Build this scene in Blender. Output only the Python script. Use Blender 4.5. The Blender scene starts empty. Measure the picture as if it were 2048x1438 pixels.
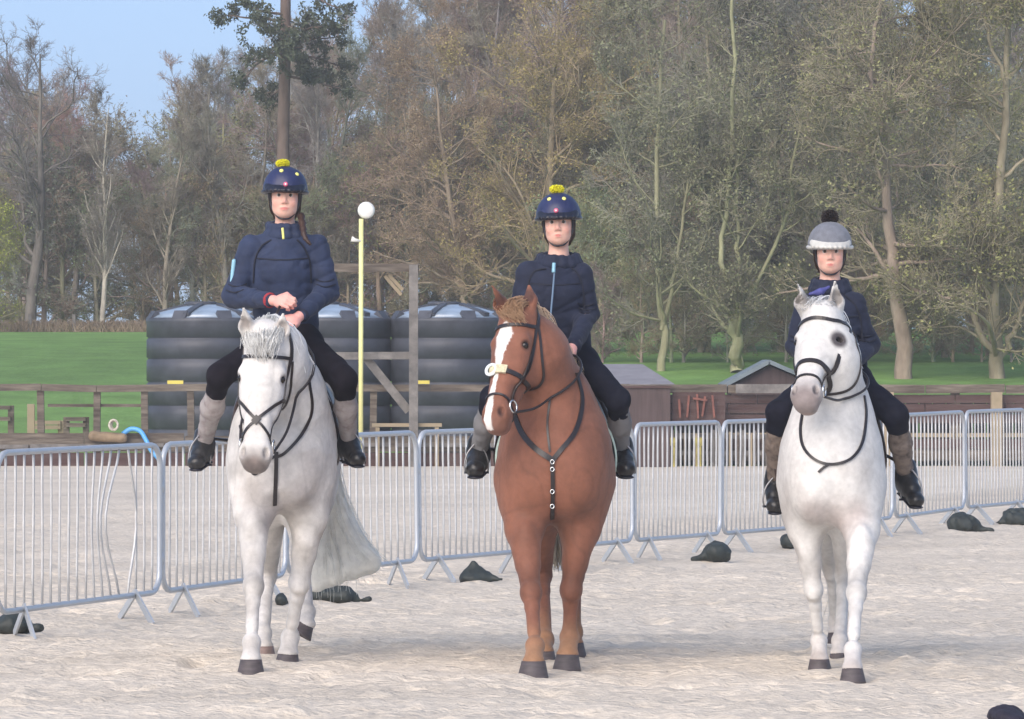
import bpy, math, random
import numpy as np
from mathutils import Vector, Matrix

# ------------------------------------------------------------------ camera, sky, sun, exposure
FPX = 11000.0                    # focal length in pixels of a 2048 px wide frame
scene = bpy.context.scene
cam_data = bpy.data.cameras.new("camera")
cam = bpy.data.objects.new("camera", cam_data)
scene.collection.objects.link(cam)
cam_data.sensor_width = 36.0
cam_data.lens = 36.0 * FPX / 2048.0
cam_data.clip_start = 0.5
cam_data.clip_end = 6000.0
CAMZ = 1.70
HAZE = 0.0013
cam.location = (0, 0, CAMZ)
cam.rotation_euler = (math.radians(90) - math.atan(19.0 / FPX), 0, 0)
scene.camera = cam

SUN_EL, SUN_AZ = 36.0, 206.0     # azimuth clockwise from +Y (view direction): behind the camera, to the left
world = bpy.data.worlds.new("World")
scene.world = world
world.use_nodes = True
wn = world.node_tree
wn.nodes.clear()
sky = wn.nodes.new("ShaderNodeTexSky")
sky.sky_type = 'NISHITA'
sky.sun_disc = False
sky.sun_elevation = math.radians(SUN_EL)
sky.sun_rotation = math.radians(SUN_AZ)
sky.air_density = 1.0
sky.dust_density = 1.2
sky.ozone_density = 0.9
bg = wn.nodes.new("ShaderNodeBackground")
bg.inputs['Strength'].default_value = 0.125
wo = wn.nodes.new("ShaderNodeOutputWorld")
wg = wn.nodes.new("ShaderNodeTexCoord")           # clear pale blue reaches down to the horizon all round
wv = wn.nodes.new("ShaderNodeVectorMath"); wv.operation = 'MAXIMUM'; wv.inputs[1].default_value = (-2, -2, 0.0)
wa = wn.nodes.new("ShaderNodeVectorMath"); wa.operation = 'ADD'; wa.inputs[1].default_value = (0, 0, 0.22)
wz = wn.nodes.new("ShaderNodeVectorMath"); wz.operation = 'NORMALIZE'
wn.links.new(wg.outputs['Generated'], wv.inputs[0]); wn.links.new(wv.outputs[0], wa.inputs[0])
wn.links.new(wa.outputs[0], wz.inputs[0]); wn.links.new(wz.outputs[0], sky.inputs[0])
wn.links.new(sky.outputs[0], bg.inputs[0])
wn.links.new(bg.outputs[0], wo.inputs[0])
sl = bpy.data.lights.new("sun", 'SUN')
sl.energy = 1.6
sl.angle = math.radians(60)
sl.color = (1.0, 0.88, 0.76)
so = bpy.data.objects.new("sun", sl)
scene.collection.objects.link(so)
_e, _a = math.radians(SUN_EL), math.radians(SUN_AZ)
sdir = Vector((math.sin(_a) * math.cos(_e), math.cos(_a) * math.cos(_e), math.sin(_e)))
so.rotation_euler = sdir.to_track_quat('Z', 'Y').to_euler()
so.location = sdir * 50
scene.view_settings.view_transform = 'Standard'
scene.view_settings.look = 'None'
scene.view_settings.gamma = 1.0
scene.view_settings.use_curve_mapping = False
scene.view_settings.exposure = 1.02
scene.cycles.max_bounces = 6
scene.cycles.volume_bounces = 0
scene.cycles.use_denoising = True

# ------------------------------------------------------------------ helpers
rng = np.random.default_rng(11)
random.seed(5)
COL = scene.collection
A = lambda *v: np.array(v, dtype=np.float64)

def W(px, py, Y):
    """the point seen at pixel (px, py) of the 2048 px frame, Y metres away"""
    return A((px - 1024.0) * Y / FPX, Y, CAMZ - (py - 700.0) * Y / FPX)

def terr(x, y):
    t = np.clip((np.asarray(y, float) - 82.0) / 38.0, 0, 1)
    return 2.1 * (1 - (1 - t) ** 2) + np.clip(np.asarray(y, float) - 120, 0, 2000) * 0.004

def vnoise(P, freq, seed=0):
    """smooth value noise in [-1,1], P (N,3)"""
    P = np.asarray(P, float) * freq + 57.3
    i = np.floor(P).astype(np.int64)
    f = P - i
    f = f * f * (3 - 2 * f)
    def h(a, b, c):
        n = (a * 73856093) ^ (b * 19349663) ^ (c * 83492791) ^ (seed * 2654435761)
        n = (n ^ (n >> 13)) * 1274126177
        n = n & 0x7fffffff
        n = (n ^ (n >> 16)) & 0xffff
        return n / 32767.5 - 1.0
    r = 0
    for dx in (0, 1):
        for dy in (0, 1):
            for dz in (0, 1):
                w = (f[..., 0] if dx else 1 - f[..., 0]) * (f[..., 1] if dy else 1 - f[..., 1]) * (f[..., 2] if dz else 1 - f[..., 2])
                r = r + w * h(i[..., 0] + dx, i[..., 1] + dy, i[..., 2] + dz)
    return r

def tag(o, label=None, cat=None, group=None, kind=None):
    if label: o['label'] = label
    if cat: o['category'] = cat
    if group: o['group'] = group
    if kind: o['kind'] = kind
    return o

def empty(name, loc, label=None, cat=None, group=None):
    o = bpy.data.objects.new(name, None)
    o.empty_display_size = 0.2
    o.location = tuple(float(v) for v in loc)
    COL.objects.link(o)
    return tag(o, label, cat, group)

def mesh(name, V, F, smooth=True, col=None):
    me = bpy.data.meshes.new(name)
    V = np.asarray(V, np.float32)
    if isinstance(F, np.ndarray):
        n, k = F.shape
        me.vertices.add(len(V)); me.vertices.foreach_set('co', V.ravel())
        me.loops.add(n * k); me.loops.foreach_set('vertex_index', F.astype(np.int32).ravel())
        me.polygons.add(n); me.polygons.foreach_set('loop_start', np.arange(0, n * k, k, dtype=np.int32))
        me.polygons.foreach_set('loop_total', np.full(n, k, dtype=np.int32))
    else:
        me.from_pydata([tuple(map(float, v)) for v in V], [], [tuple(map(int, f)) for f in F])
    me.update(calc_edges=True)
    me.validate()
    me.polygons.foreach_set('use_smooth', [bool(smooth)] * len(me.polygons))
    if col is not None:
        ca = me.color_attributes.new('Col', 'FLOAT_COLOR', 'POINT')
        c4 = np.ones((len(V), 4), np.float32); c4[:, :3] = col
        ca.data.foreach_set('color', c4.ravel())
    return me

def obj(name, V, F, m, parent=None, smooth=True, col=None, origin=None):
    """one mesh object; V in world metres, the parent's location (or origin) is subtracted"""
    if origin is None:
        p = parent
        origin = A(0, 0, 0)
        while p is not None:
            origin = origin + A(*p.location); p = p.parent
        own = A(0, 0, 0)
    else:
        own = A(*origin)
    V = np.asarray(V, float)
    o = bpy.data.objects.new(name, mesh(name, V - origin, F, smooth, col))
    o.data.materials.append(m)
    if parent is not None: o.parent = parent
    else: o.location = tuple(own)
    COL.objects.link(o)
    return o

def inst(name, me, parent, loc=(0, 0, 0), rot=(0, 0, 0), scale=(1, 1, 1)):
    o = bpy.data.objects.new(name, me)
    o.parent = parent; o.location = loc; o.rotation_euler = rot; o.scale = scale
    COL.objects.link(o)
    return o

class MB:
    """collects boxes and tubes for one mesh"""
    def __init__(s): s.V = []; s.F = []; s.n = 0
    def add(s, V, F):
        V = np.asarray(V, float); s.V.append(V); s.F += [tuple(int(i) + s.n for i in f) for f in F]; s.n += len(V); return s
    def box(s, x0, x1, y0, y1, z0, z1):
        V = [(x, y, z) for x in (x0, x1) for y in (y0, y1) for z in (z0, z1)]
        return s.add(V, [(0, 1, 3, 2), (4, 6, 7, 5), (0, 4, 5, 1), (2, 3, 7, 6), (0, 2, 6, 4), (1, 5, 7, 3)])
    def beam(s, a, b, w, h, up=(0, 0, 1)):
        a = A(*a); b = A(*b); d = (b - a) / np.linalg.norm(b - a); u = A(*up)
        if abs(d @ u) > .98: u = A(0, 1, 0)
        r = np.cross(d, u); r /= np.linalg.norm(r); u = np.cross(r, d)
        V = [p + r * (i * w / 2) + u * (j * h / 2) for p in (a, b) for i, j in ((-1, -1), (1, -1), (1, 1), (-1, 1))]
        return s.add(V, [(0, 1, 2, 3)[::-1], (4, 5, 6, 7), (0, 1, 5, 4), (1, 2, 6, 5), (2, 3, 7, 6), (3, 0, 4, 7)])
    def tube(s, pts, r, S=8, closed=False):
        V, F = tube(pts, r, S, closed); return s.add(V, F)
    def lathe(s, prof, c=(0, 0, 0), S=24, sx=1, sy=1, ang=0):
        th = np.arange(S) * 2 * math.pi / S + ang
        V = np.array([(c[0] + r * math.cos(t) * sx, c[1] + r * math.sin(t) * sy, c[2] + z) for r, z in prof for t in th])
        n = len(prof)
        F = [(i * S + j, i * S + (j + 1) % S, (i + 1) * S + (j + 1) % S, (i + 1) * S + j) for i in range(n - 1) for j in range(S)]
        F += [tuple(range(S))[::-1], tuple(range((n - 1) * S, n * S))]
        return s.add(V, F)
    def arr(s): return np.concatenate(s.V), s.F
    def obj(s, name, m, parent=None, smooth=False, origin=None, col=None):
        V, F = s.arr(); return obj(name, V, F, m, parent, smooth, col, origin)

def tube(pts, r, S=8, closed=False):
    P = np.array(pts, float); n = len(P)
    R = np.full(n, float(r)) if np.isscalar(r) else np.array(r, float)
    T = np.roll(P, -1, 0) - np.roll(P, 1, 0) if closed else np.gradient(P, axis=0)
    T /= np.linalg.norm(T, axis=1)[:, None] + 1e-12
    u = A(0, 0, 1) if abs(T[0, 2]) < .8 else A(1, 0, 0)
    U = []
    for t in T:
        u = u - t * (u @ t); u /= np.linalg.norm(u) + 1e-12; U.append(u)
    U = np.array(U); B = np.cross(T, U)
    th = np.arange(S) * 2 * math.pi / S
    V = (P[:, None] + R[:, None, None] * (U[:, None] * np.cos(th)[None, :, None] + B[:, None] * np.sin(th)[None, :, None])).reshape(-1, 3)
    m = n if closed else n - 1
    F = [(i * S + j, ((i + 1) % n) * S + j, ((i + 1) % n) * S + (j + 1) % S, i * S + (j + 1) % S) for i in range(m) for j in range(S)]
    if not closed: F += [tuple(range(S)), tuple(range((n - 1) * S, n * S))[::-1]]
    return V, F

def tubes(P, R, S=3):
    """many tubes at once: P (N,n,3), R (N,n) -> V, F (quads)"""
    N, n, _ = P.shape
    T = np.empty_like(P); T[:, 1:-1] = P[:, 2:] - P[:, :-2]; T[:, 0] = P[:, 1] - P[:, 0]; T[:, -1] = P[:, -1] - P[:, -2]
    T /= np.linalg.norm(T, axis=2, keepdims=True) + 1e-9
    ref = np.where(np.abs(T[:, :1, 2:3]) > .75, A(1., 0, 0), A(0, 0, 1.))
    U = ref - T * (ref * T).sum(2, keepdims=True); U /= np.linalg.norm(U, axis=2, keepdims=True) + 1e-9
    B = np.cross(T, U)
    th = np.arange(S) * 2 * math.pi / S
    V = P[:, :, None] + R[:, :, None, None] * (U[:, :, None] * np.cos(th)[:, None] + B[:, :, None] * np.sin(th)[:, None])
    base = (np.arange(N) * n * S)[:, None, None] + (np.arange(n - 1) * S)[None, :, None]
    j = np.arange(S)[None, None]; j2 = (j + 1) % S
    F = np.stack([base + j, base + j2, base + S + j2, base + S + j], -1).reshape(-1, 4)
    return V.reshape(-1, 3), F

def catmull(pts, n=8, closed=False):
    P = np.array(pts, float)
    Q = np.vstack([P[-1], P, P[0], P[1]]) if closed else np.vstack([2 * P[0] - P[1], P, 2 * P[-1] - P[-2]])
    out = []
    m = len(P) if closed else len(P) - 1
    for i in range(m):
        p0, p1, p2, p3 = Q[i:i + 4]
        for t in np.linspace(0, 1, n, endpoint=False):
            out.append(.5 * ((2 * p1) + (-p0 + p2) * t + (2 * p0 - 5 * p1 + 4 * p2 - p3) * t * t + (-p0 + 3 * p1 - 3 * p2 + p3) * t ** 3))
    if not closed: out.append(P[-1])
    return np.array(out)

# ------------------------------------------------------------------ signed distance modelling for bodies
class SDF:
    def __init__(s): s.p = []
    def cone(s, a, b, ra, rb, k=.03, flat=None, sub=False):
        s.p.append(('c', A(*a), A(*b), ra, rb, k, flat, sub)); return s
    def chain(s, L, k=.03, flat=None):
        for (a, ra), (b, rb) in zip(L[:-1], L[1:]): s.cone(a, b, ra, rb, k, flat)
        return s
    def ell(s, c, r, R=None, k=.03, sub=False):
        s.p.append(('e', A(*c), A(*r) if not np.isscalar(r) else A(r, r, r), R, None, k, None, sub)); return s
    @staticmethod
    def ev(q, P):
        P = P.astype(np.float32)
        if q[0] == 'c':
            a, b = q[1].astype(np.float32), q[2].astype(np.float32)
            ba = b - a; L2 = float(ba @ ba) + 1e-12
            pa = P - a
            t = np.clip((pa @ ba) / L2, 0, 1)
            w = pa - t[..., None] * ba
            if q[6] is not None:
                n = np.asarray(q[6][0], np.float32)
                w = w + ((q[6][1] - 1) * (w @ n))[..., None] * n
            return np.sqrt((w * w).sum(-1)) - (q[3] + (q[4] - q[3]) * t)
        v = P - q[1].astype(np.float32)
        if q[3] is not None: v = v @ np.asarray(q[3], np.float32)
        r = q[2].astype(np.float32)
        v = v / r
        k0 = np.sqrt((v * v).sum(-1)) + 1e-6
        v = v / r
        k1 = np.sqrt((v * v).sum(-1)) + 1e-6
        return k0 * (k0 - 1) / k1
    @staticmethod
    def mix(D, d, k, sub):
        if sub:
            h = np.maximum(k - np.abs(-D - d), 0) / k
            return -(np.minimum(-D, d) - h * h * k * .25)
        h = np.maximum(k - np.abs(D - d), 0) / k
        return np.minimum(D, d) - h * h * k * .25
    def __call__(s, P):
        D = np.full(P.shape[:-1], 9., np.float32)
        for q in s.p: D = s.mix(D, s.ev(q, P), q[5], q[7])
        return D
    def bbox(s, q):
        if q[0] == 'c':
            m = max(q[3], q[4]) * (1 / min(1, q[6][1]) if q[6] is not None else 1)
            return np.minimum(q[1], q[2]) - m, np.maximum(q[1], q[2]) + m
        m = q[2].max() if q[3] is not None else q[2]
        return q[1] - m, q[1] + m
    def field(s, h, pad=.03):
        bs = [s.bbox(q) for q in s.p if not q[7]]
        lo = np.min([b[0] for b in bs], 0) - pad; hi = np.max([b[1] for b in bs], 0) + pad
        n = np.ceil((hi - lo) / h).astype(int) + 1
        D = np.full(n, 9., np.float32)
        ax = [lo[i] + h * np.arange(n[i]) for i in range(3)]
        for q in s.p:
            b0, b1 = s.bbox(q); m = q[5] + 3 * h
            i0 = np.clip(np.floor((b0 - m - lo) / h).astype(int), 0, n); i1 = np.clip(np.ceil((b1 + m - lo) / h).astype(int) + 1, 0, n)
            if (i1 <= i0).any(): continue
            G = np.stack(np.meshgrid(*[ax[i][i0[i]:i1[i]] for i in range(3)], indexing='ij'), -1)
            sl_ = tuple(slice(i0[i], i1[i]) for i in range(3))
            D[sl_] = s.mix(D[sl_], s.ev(q, G), q[5], q[7])
        return D, lo, ax
    def mesh(s, h, mod=None, clip=None):
        D, lo, ax = s.field(h)
        if mod is not None or clip is not None:
            near = np.abs(D) < .12
            idx = np.argwhere(near); P = lo + idx * h
            v = D[near]
            if mod is not None: v = mod(P, v)
            D[near] = v
            if clip is not None:
                G = np.stack(np.meshgrid(*ax, indexing='ij'), -1)
                D = np.maximum(D, clip(G).astype(np.float32))
        return nets(D, lo, h)
    def front(s, P, off=.004):
        """drop points onto the surface along the horizontal viewing direction of the horse's front"""
        P = np.array(P, float); Q = P.copy(); Q[:, 1] -= .9; y0 = Q[:, 1].copy()
        for _ in range(60):
            d = s(Q) - off; Q[:, 1] += np.clip(d, -.05, .05) * .9
        ok = (np.abs(s(Q) - off) < .006) & (Q[:, 1] - y0 < 1.6)
        R_, _n = s.snap(P, off)
        Q = np.where(ok[:, None], Q, R_)
        return Q, s.grad(Q)
    def grad(s, P, e=.004):
        g = np.stack([s(P + np.eye(3)[i] * e) - s(P - np.eye(3)[i] * e) for i in range(3)], -1)
        return g / (np.linalg.norm(g, axis=-1, keepdims=True) + 1e-9)
    def snap(s, P, off=.004, it=6):
        P = np.array(P, float)
        for _ in range(it):
            g = s.grad(P); P = P - g * np.clip((s(P) - off), -.04, .04)[..., None]
        return P, s.grad(P)

def nets(D, lo, h):
    S = D < 0
    s8 = S.astype(np.int8)
    c = s8[:-1, :-1, :-1] + s8[1:, :-1, :-1] + s8[:-1, 1:, :-1] + s8[:-1, :-1, 1:] + s8[1:, 1:, :-1] + s8[1:, :-1, 1:] + s8[:-1, 1:, 1:] + s8[1:, 1:, 1:]
    act = (c > 0) & (c < 8)
    cells = np.argwhere(act)
    ids = np.full(act.shape, -1, np.int32); ids[act] = np.arange(len(cells))
    pos = np.zeros((len(cells), 3)); cnt = np.zeros(len(cells))
    corners = [(i, j, k) for i in (0, 1) for j in (0, 1) for k in (0, 1)]
    cd = {q: D[cells[:, 0] + q[0], cells[:, 1] + q[1], cells[:, 2] + q[2]] for q in corners}
    for a in corners:
        for axi in range(3):
            if a[axi] == 0:
                b = list(a); b[axi] = 1; b = tuple(b)
                da, db = cd[a], cd[b]
                m = (da < 0) != (db < 0)
                t = np.where(m, da / (da - db + (~m)), 0)
                p = np.tile(np.array(a, float), (len(cells), 1)); p[:, axi] = t
                pos += p * m[:, None]; cnt += m
    V = lo + (cells + pos / cnt[:, None]) * h
    F = []
    for axi in range(3):
        o1, o2 = [(1, 2), (2, 0), (0, 1)][axi]
        n = list(D.shape)
        sa = [slice(1, -1)] * 3; sb = [slice(1, -1)] * 3
        sa[axi] = slice(0, n[axi] - 1); sb[axi] = slice(1, n[axi])
        a, b = S[tuple(sa)], S[tuple(sb)]
        for m, flip in ((a & ~b, False), (~a & b, True)):
            e = np.argwhere(m)
            for q in range(3):
                if q != axi: e[:, q] += 1
            q4 = []
            for d1, d2 in ((1, 1), (0, 1), (0, 0), (1, 0)):
                cc = e.copy(); cc[:, o1] -= d1; cc[:, o2] -= d2
                q4.append(ids[cc[:, 0], cc[:, 1], cc[:, 2]])
            f = np.stack(q4, -1)
            if flip: f = f[:, ::-1]
            F.append(f)
    F = np.concatenate(F)
    return V, F[(F >= 0).all(1)]

def paint(V, col, c, r, colour, soft=.5, amount=1.0, scale=(1, 1, 1)):
    d = np.linalg.norm((V - A(*c)) / (A(*scale) * r), axis=1)
    w = np.clip((1 - d) / soft, 0, 1)[:, None] * amount
    return col * (1 - w) + A(*colour) * w

# ------------------------------------------------------------------ materials
def mat(name, color=(.5, .5, .5), rough=.7, metal=0., nscale=20., namt=.25, bump=.0, bscale=60., attr=False, objcol=False,
        c2=None, stretch=(1, 1, 1), spec=.5, detail=4., sheen=0., sss=0., big=None):
    m = bpy.data.materials.new(name); m.use_nodes = True
    nt = m.node_tree; b = nt.nodes['Principled BSDF']; L = nt.links
    b.inputs['Roughness'].default_value = rough; b.inputs['Metallic'].default_value = metal
    b.inputs['Specular IOR Level'].default_value = spec
    if sheen: b.inputs['Sheen Weight'].default_value = sheen
    if sss:
        b.inputs['Subsurface Weight'].default_value = sss; b.inputs['Subsurface Radius'].default_value = (.012, .005, .003)
        b.inputs['Subsurface Scale'].default_value = 1.0
    tc = nt.nodes.new('ShaderNodeTexCoord'); mp = nt.nodes.new('ShaderNodeMapping'); mp.inputs['Scale'].default_value = stretch
    L.new(tc.outputs['Object'], mp.inputs[0])
    n = nt.nodes.new('ShaderNodeTexNoise'); n.inputs['Scale'].default_value = nscale; n.inputs['Detail'].default_value = detail
    n.inputs['Roughness'].default_value = .6
    L.new(mp.outputs[0], n.inputs['Vector'])
    if attr:
        at = nt.nodes.new('ShaderNodeVertexColor'); at.layer_name = 'Col'; src = at.outputs[0]
    elif objcol:
        oi = nt.nodes.new('ShaderNodeObjectInfo'); src = oi.outputs['Color']
    else:
        rg = nt.nodes.new('ShaderNodeRGB'); rg.outputs[0].default_value = (*color, 1); src = rg.outputs[0]
    r = nt.nodes.new('ShaderNodeMapRange'); r.inputs['From Min'].default_value = .3; r.inputs['From Max'].default_value = .7
    L.new(n.outputs[0], r.inputs[0])
    if c2 is not None:
        mx = nt.nodes.new('ShaderNodeMix'); mx.data_type = 'RGBA'
        L.new(r.outputs[0], mx.inputs['Factor']); L.new(src, mx.inputs['A']); mx.inputs['B'].default_value = (*c2, 1)
        src = mx.outputs['Result']
    r2 = nt.nodes.new('ShaderNodeMapRange'); r2.inputs['From Min'].default_value = .3; r2.inputs['From Max'].default_value = .7
    r2.inputs['To Min'].default_value = 1 - namt; r2.inputs['To Max'].default_value = 1 + namt * .6
    L.new(n.outputs[0], r2.inputs[0])
    v = nt.nodes.new('ShaderNodeVectorMath'); v.operation = 'SCALE'
    L.new(src, v.inputs[0]); L.new(r2.outputs[0], v.inputs['Scale'])
    out = v.outputs[0]
    if big:
        nb = nt.nodes.new('ShaderNodeTexNoise'); nb.inputs['Scale'].default_value = big[0]; nb.inputs['Detail'].default_value = 3
        L.new(mp.outputs[0], nb.inputs['Vector'])
        rb = nt.nodes.new('ShaderNodeMapRange'); rb.inputs['From Min'].default_value = .3; rb.inputs['From Max'].default_value = .7
        rb.inputs['To Min'].default_value = 1 - big[1]; rb.inputs['To Max'].default_value = 1 + big[1]
        L.new(nb.outputs[0], rb.inputs[0])
        vb = nt.nodes.new('ShaderNodeVectorMath'); vb.operation = 'SCALE'
        L.new(out, vb.inputs[0]); L.new(rb.outputs[0], vb.inputs['Scale']); out = vb.outputs[0]
    L.new(out, b.inputs['Base Color'])
    if bump:
        nb = nt.nodes.new('ShaderNodeTexNoise'); nb.inputs['Scale'].default_value = bscale; nb.inputs['Detail'].default_value = 5
        L.new(mp.outputs[0], nb.inputs['Vector'])
        bm_ = nt.nodes.new('ShaderNodeBump'); bm_.inputs['Strength'].default_value = 1; bm_.inputs['Distance'].default_value = bump
        L.new(nb.outputs[0], bm_.inputs['Height']); L.new(bm_.outputs[0], b.inputs['Normal'])
    return m

M = {}
M['sand'] = mat('arena sand', (.68, .60, .495), .95, nscale=12, namt=.20, bump=.022, bscale=24, spec=.15, detail=9, big=(.6, .10), stretch=(.85, 1.2, 1))
M['grass'] = mat('field grass', (.15, .27, .070), .9, nscale=1.2, namt=.25, bump=.03, bscale=8, spec=.2, big=(.08, .15))
M['galv'] = mat('galvanised steel', (.60, .63, .66), .42, metal=.35, nscale=9, namt=.2, c2=(.46, .49, .53))
M['galvbar'] = mat('galvanised bar', (.60, .60, .59), .5, metal=.25, nscale=5, namt=.25)
M['oldwood'] = mat('weathered brown timber', (.10, .075, .058), .9, nscale=6, namt=.45, bump=.004, bscale=25, stretch=(.3, 1, 3), c2=(.17, .145, .115))
M['redwood'] = mat('reddish stained timber', (.11, .055, .05), .85, nscale=5, namt=.5, bump=.004, bscale=25, stretch=(.3, 1, 3), c2=(.07, .05, .045))
M['greywood'] = mat('grey weathered timber', (.145, .135, .128), .9, nscale=6, namt=.3, bump=.004, bscale=30, c2=(.20, .185, .17))
M['palewood'] = mat('pale timber', (.38, .31, .20), .85, nscale=6, namt=.3, c2=(.28, .22, .15))
M['darkgap'] = mat('shaded stable boarding', (.035, .028, .028), .95, nscale=5, namt=.4)
M['tank'] = mat('black plastic tank', (.050, .056, .074), .5, nscale=3, namt=.3, spec=.5, c2=(.065, .07, .088))
M['tanktop'] = mat('tank roof with painted sky sheen', (.30, .38, .48), .25, nscale=3, namt=.3, spec=1.0)  # pale blue sky reflection put into the base colour of the roof
M['yellow'] = mat('yellow paint', (.80, .77, .34), .5, nscale=5, namt=.12)
M['yellow2'] = mat('yellow print', (.75, .60, .12), .6, nscale=5, namt=.1)
M['white'] = mat('white plastic', (.80, .80, .76), .4, nscale=10, namt=.05)
M['blue'] = mat('blue hose', (.10, .38, .75), .4, nscale=4, namt=.1)
M['bag'] = mat('dark green sandbag', (.028, .036, .034), .6, nscale=14, namt=.4, bump=.006, bscale=18)
M['roof'] = mat('grey felt roof', (.24, .23, .25), .8, nscale=4, namt=.2, bump=.003, bscale=50)
M['roofb'] = mat('blue grey roof', (.17, .21, .23), .7, nscale=4, namt=.25)
M['shed'] = mat('brown shed boards', (.085, .058, .055), .85, nscale=4, namt=.35, stretch=(4, 1, .4))
M['redpaint'] = mat('faded red paint', (.20, .075, .055), .8, nscale=8, namt=.35)
M['bark'] = mat('tree bark', objcol=True, rough=.95, nscale=4, namt=.4, bump=.02, bscale=12, spec=.15, stretch=(1, 1, .4))
M['twig'] = mat('bare twigs', objcol=True, rough=.9, nscale=.7, namt=.42, spec=.15, detail=2)
M['leafc'] = mat('small leaves and buds', objcol=True, rough=.8, nscale=1.1, namt=.45, spec=.2, detail=2)
M['eye'] = mat('dark glossy eye', (.012, .008, .006), .12, nscale=5, namt=.1)

# ------------------------------------------------------------------ ground
def grid(xs, ys, zf):
    X, Y = np.meshgrid(xs, ys, indexing='ij')
    V = np.stack([X, Y, zf(X, Y)], -1).reshape(-1, 3)
    nx, ny = len(xs), len(ys)
    i, j = np.meshgrid(np.arange(nx - 1), np.arange(ny - 1), indexing='ij')
    a = (i * ny + j).ravel()
    return V, np.stack([a, a + ny, a + ny + 1, a + 1], -1)

def gz(X, Y):
    P = np.stack([X * .02, Y * .02, X * 0], -1)
    return np.where(Y < 81, -.12, terr(X, Y) + .15 * vnoise(P, 1.0, 3) * np.clip((Y - 82) / 20, 0, 1))
gx = np.concatenate([[-390, -200, -100], np.linspace(-60, 60, 61), [100, 200, 390]])
gy = np.concatenate([[-90, -50, 0, 40, 79, 81.01], np.linspace(82, 170, 60), [200, 260, 400, 880]])
V, F = grid(gx, gy, gz)
g = tag(obj('field_ground', V, F, M['grass']), kind='structure')

def sandz(X, Y):
    s = X.shape
    P = np.stack([X.ravel(), Y.ravel(), np.zeros(X.size)], -1)
    near = np.clip((75 - P[:, 1]) / 25, 0, 1)
    z = .020 * vnoise(P, .9, 1) + .014 * vnoise(P, 2.7, 2) + .016 * np.abs(vnoise(P, 7.5, 4)) + .014 * vnoise(P, 14, 5)
    n = vnoise(P, 4.3, 9); z -= .09 * np.clip(n - .35, 0, 1)           # hoof prints
    n = vnoise(P, 5.1, 12); z += .06 * np.clip(n - .42, 0, 1)
    return (z * (.25 + .75 * near)).reshape(s) * np.clip((P[:, 1].reshape(s) - 20) / 2, 0, 1)
sx = np.concatenate([[-45, -30, -20, -14, -10, -7], np.arange(-4.4, 7.6, .04), [9, 12, 16, 22, 32, 45]])
sy = np.concatenate([[-20, 0, 10, 18, 22], np.arange(24.5, 42, .05), np.arange(42, 60, .15), np.arange(60, 80.6, .5)])
V, F = grid(sx, sy, sandz)
tag(obj('arena_sand', V, F, M['sand']), kind='structure')
# rough dead grass along the edge of the wood
def tuft(n, x0, x1, yf, h, lean=.4, w=.012):
    x = rng.uniform(x0, x1, n); y = yf(x) + rng.normal(0, .7, n)
    z = terr(x, y) - .03
    P0 = np.stack([x, y, z], -1)
    d = rng.normal(0, lean, (n, 3)); d[:, 2] = 1; hh = h * rng.uniform(.4, 1.2, n)
    P1 = P0 + d * hh[:, None] * .6; P2 = P1 + (d + rng.normal(0, .4, (n, 3)) * [1, 1, .3]) * hh[:, None] * .5
    P = np.stack([P0, P1, P2], 1)
    R = np.tile(np.array([w, w * .8, w * .3]), (n, 1))
    return tubes(P, R, 3)
M['deadgrass'] = mat('dead grass', (.33, .25, .17), .9, nscale=1.5, namt=.4)
V, F = tuft(5000, -12.2, -7.6, lambda x: 120.5 + 0 * x, .22)
tag(obj('dead_grass', V, F, M['deadgrass'], origin=(-10, 120, 0)), 'pale dead grass along the foot of the wood behind the green field', 'grass', kind='stuff')

# ------------------------------------------------------------------ crowd barriers
BL, BH = 2.3, 1.1
def barrier_meshes():
    z0, z1, r = .17, BH, .13
    c = []
    for cx, cz, a0 in ((BL - r, z1 - r, 0), (r, z1 - r, 90), (r, z0 + r, 180), (BL - r, z0 + r, 270)):
        for a in np.linspace(a0, a0 + 90, 6): c.append((cx + r * math.cos(math.radians(a)), 0, cz + r * math.sin(math.radians(a))))
    V, F = tube(c, .0185, 8, True)
    fr = mesh('frame', V, F)
    bars = []
    for b in range(3):
        pts = [(0, 0, z0)] + [(.006 * math.sin(t * 5 + b * 2) , 0, z0 + (z1 - z0) * t) for t in (.2, .4, .6, .8)] + [(0, 0, z1)]
        V, F = tube(pts, .0085, 5); bars.append(mesh('bar', V, F))
    mb = MB()
    mb.beam((0, 0, .185), (0, -.40, .0), .05, .012, (1, 0, 0)); mb.beam((0, 0, .185), (0, .36, .0), .05, .012, (1, 0, 0))
    V, F = mb.arr(); foot = mesh('foot', V, F, False)
    mb = MB(); mb.tube([(0, 0, .35), (0, 0, .42)], .028); V, F = mb.arr(); hook = mesh('hook', V, F)
    return fr, bars, foot, hook
fr_me, bar_me, foot_me, hook_me = barrier_meshes()
for me in [fr_me, foot_me, hook_me]: me.materials.append(M['galv'])
for me in bar_me: me.materials.append(M['galvbar'])
def yb(px):     # depth of the barrier line from its foot line
    return FPX / np.interp(px, [-300, 0, 320, 570, 835, 1060, 1265, 1441, 1610, 1785, 1930, 2060, 2200], [372, 343, 316, 294, 275, 262, 249, 240, 231, 219, 206, 198, 190])
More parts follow.
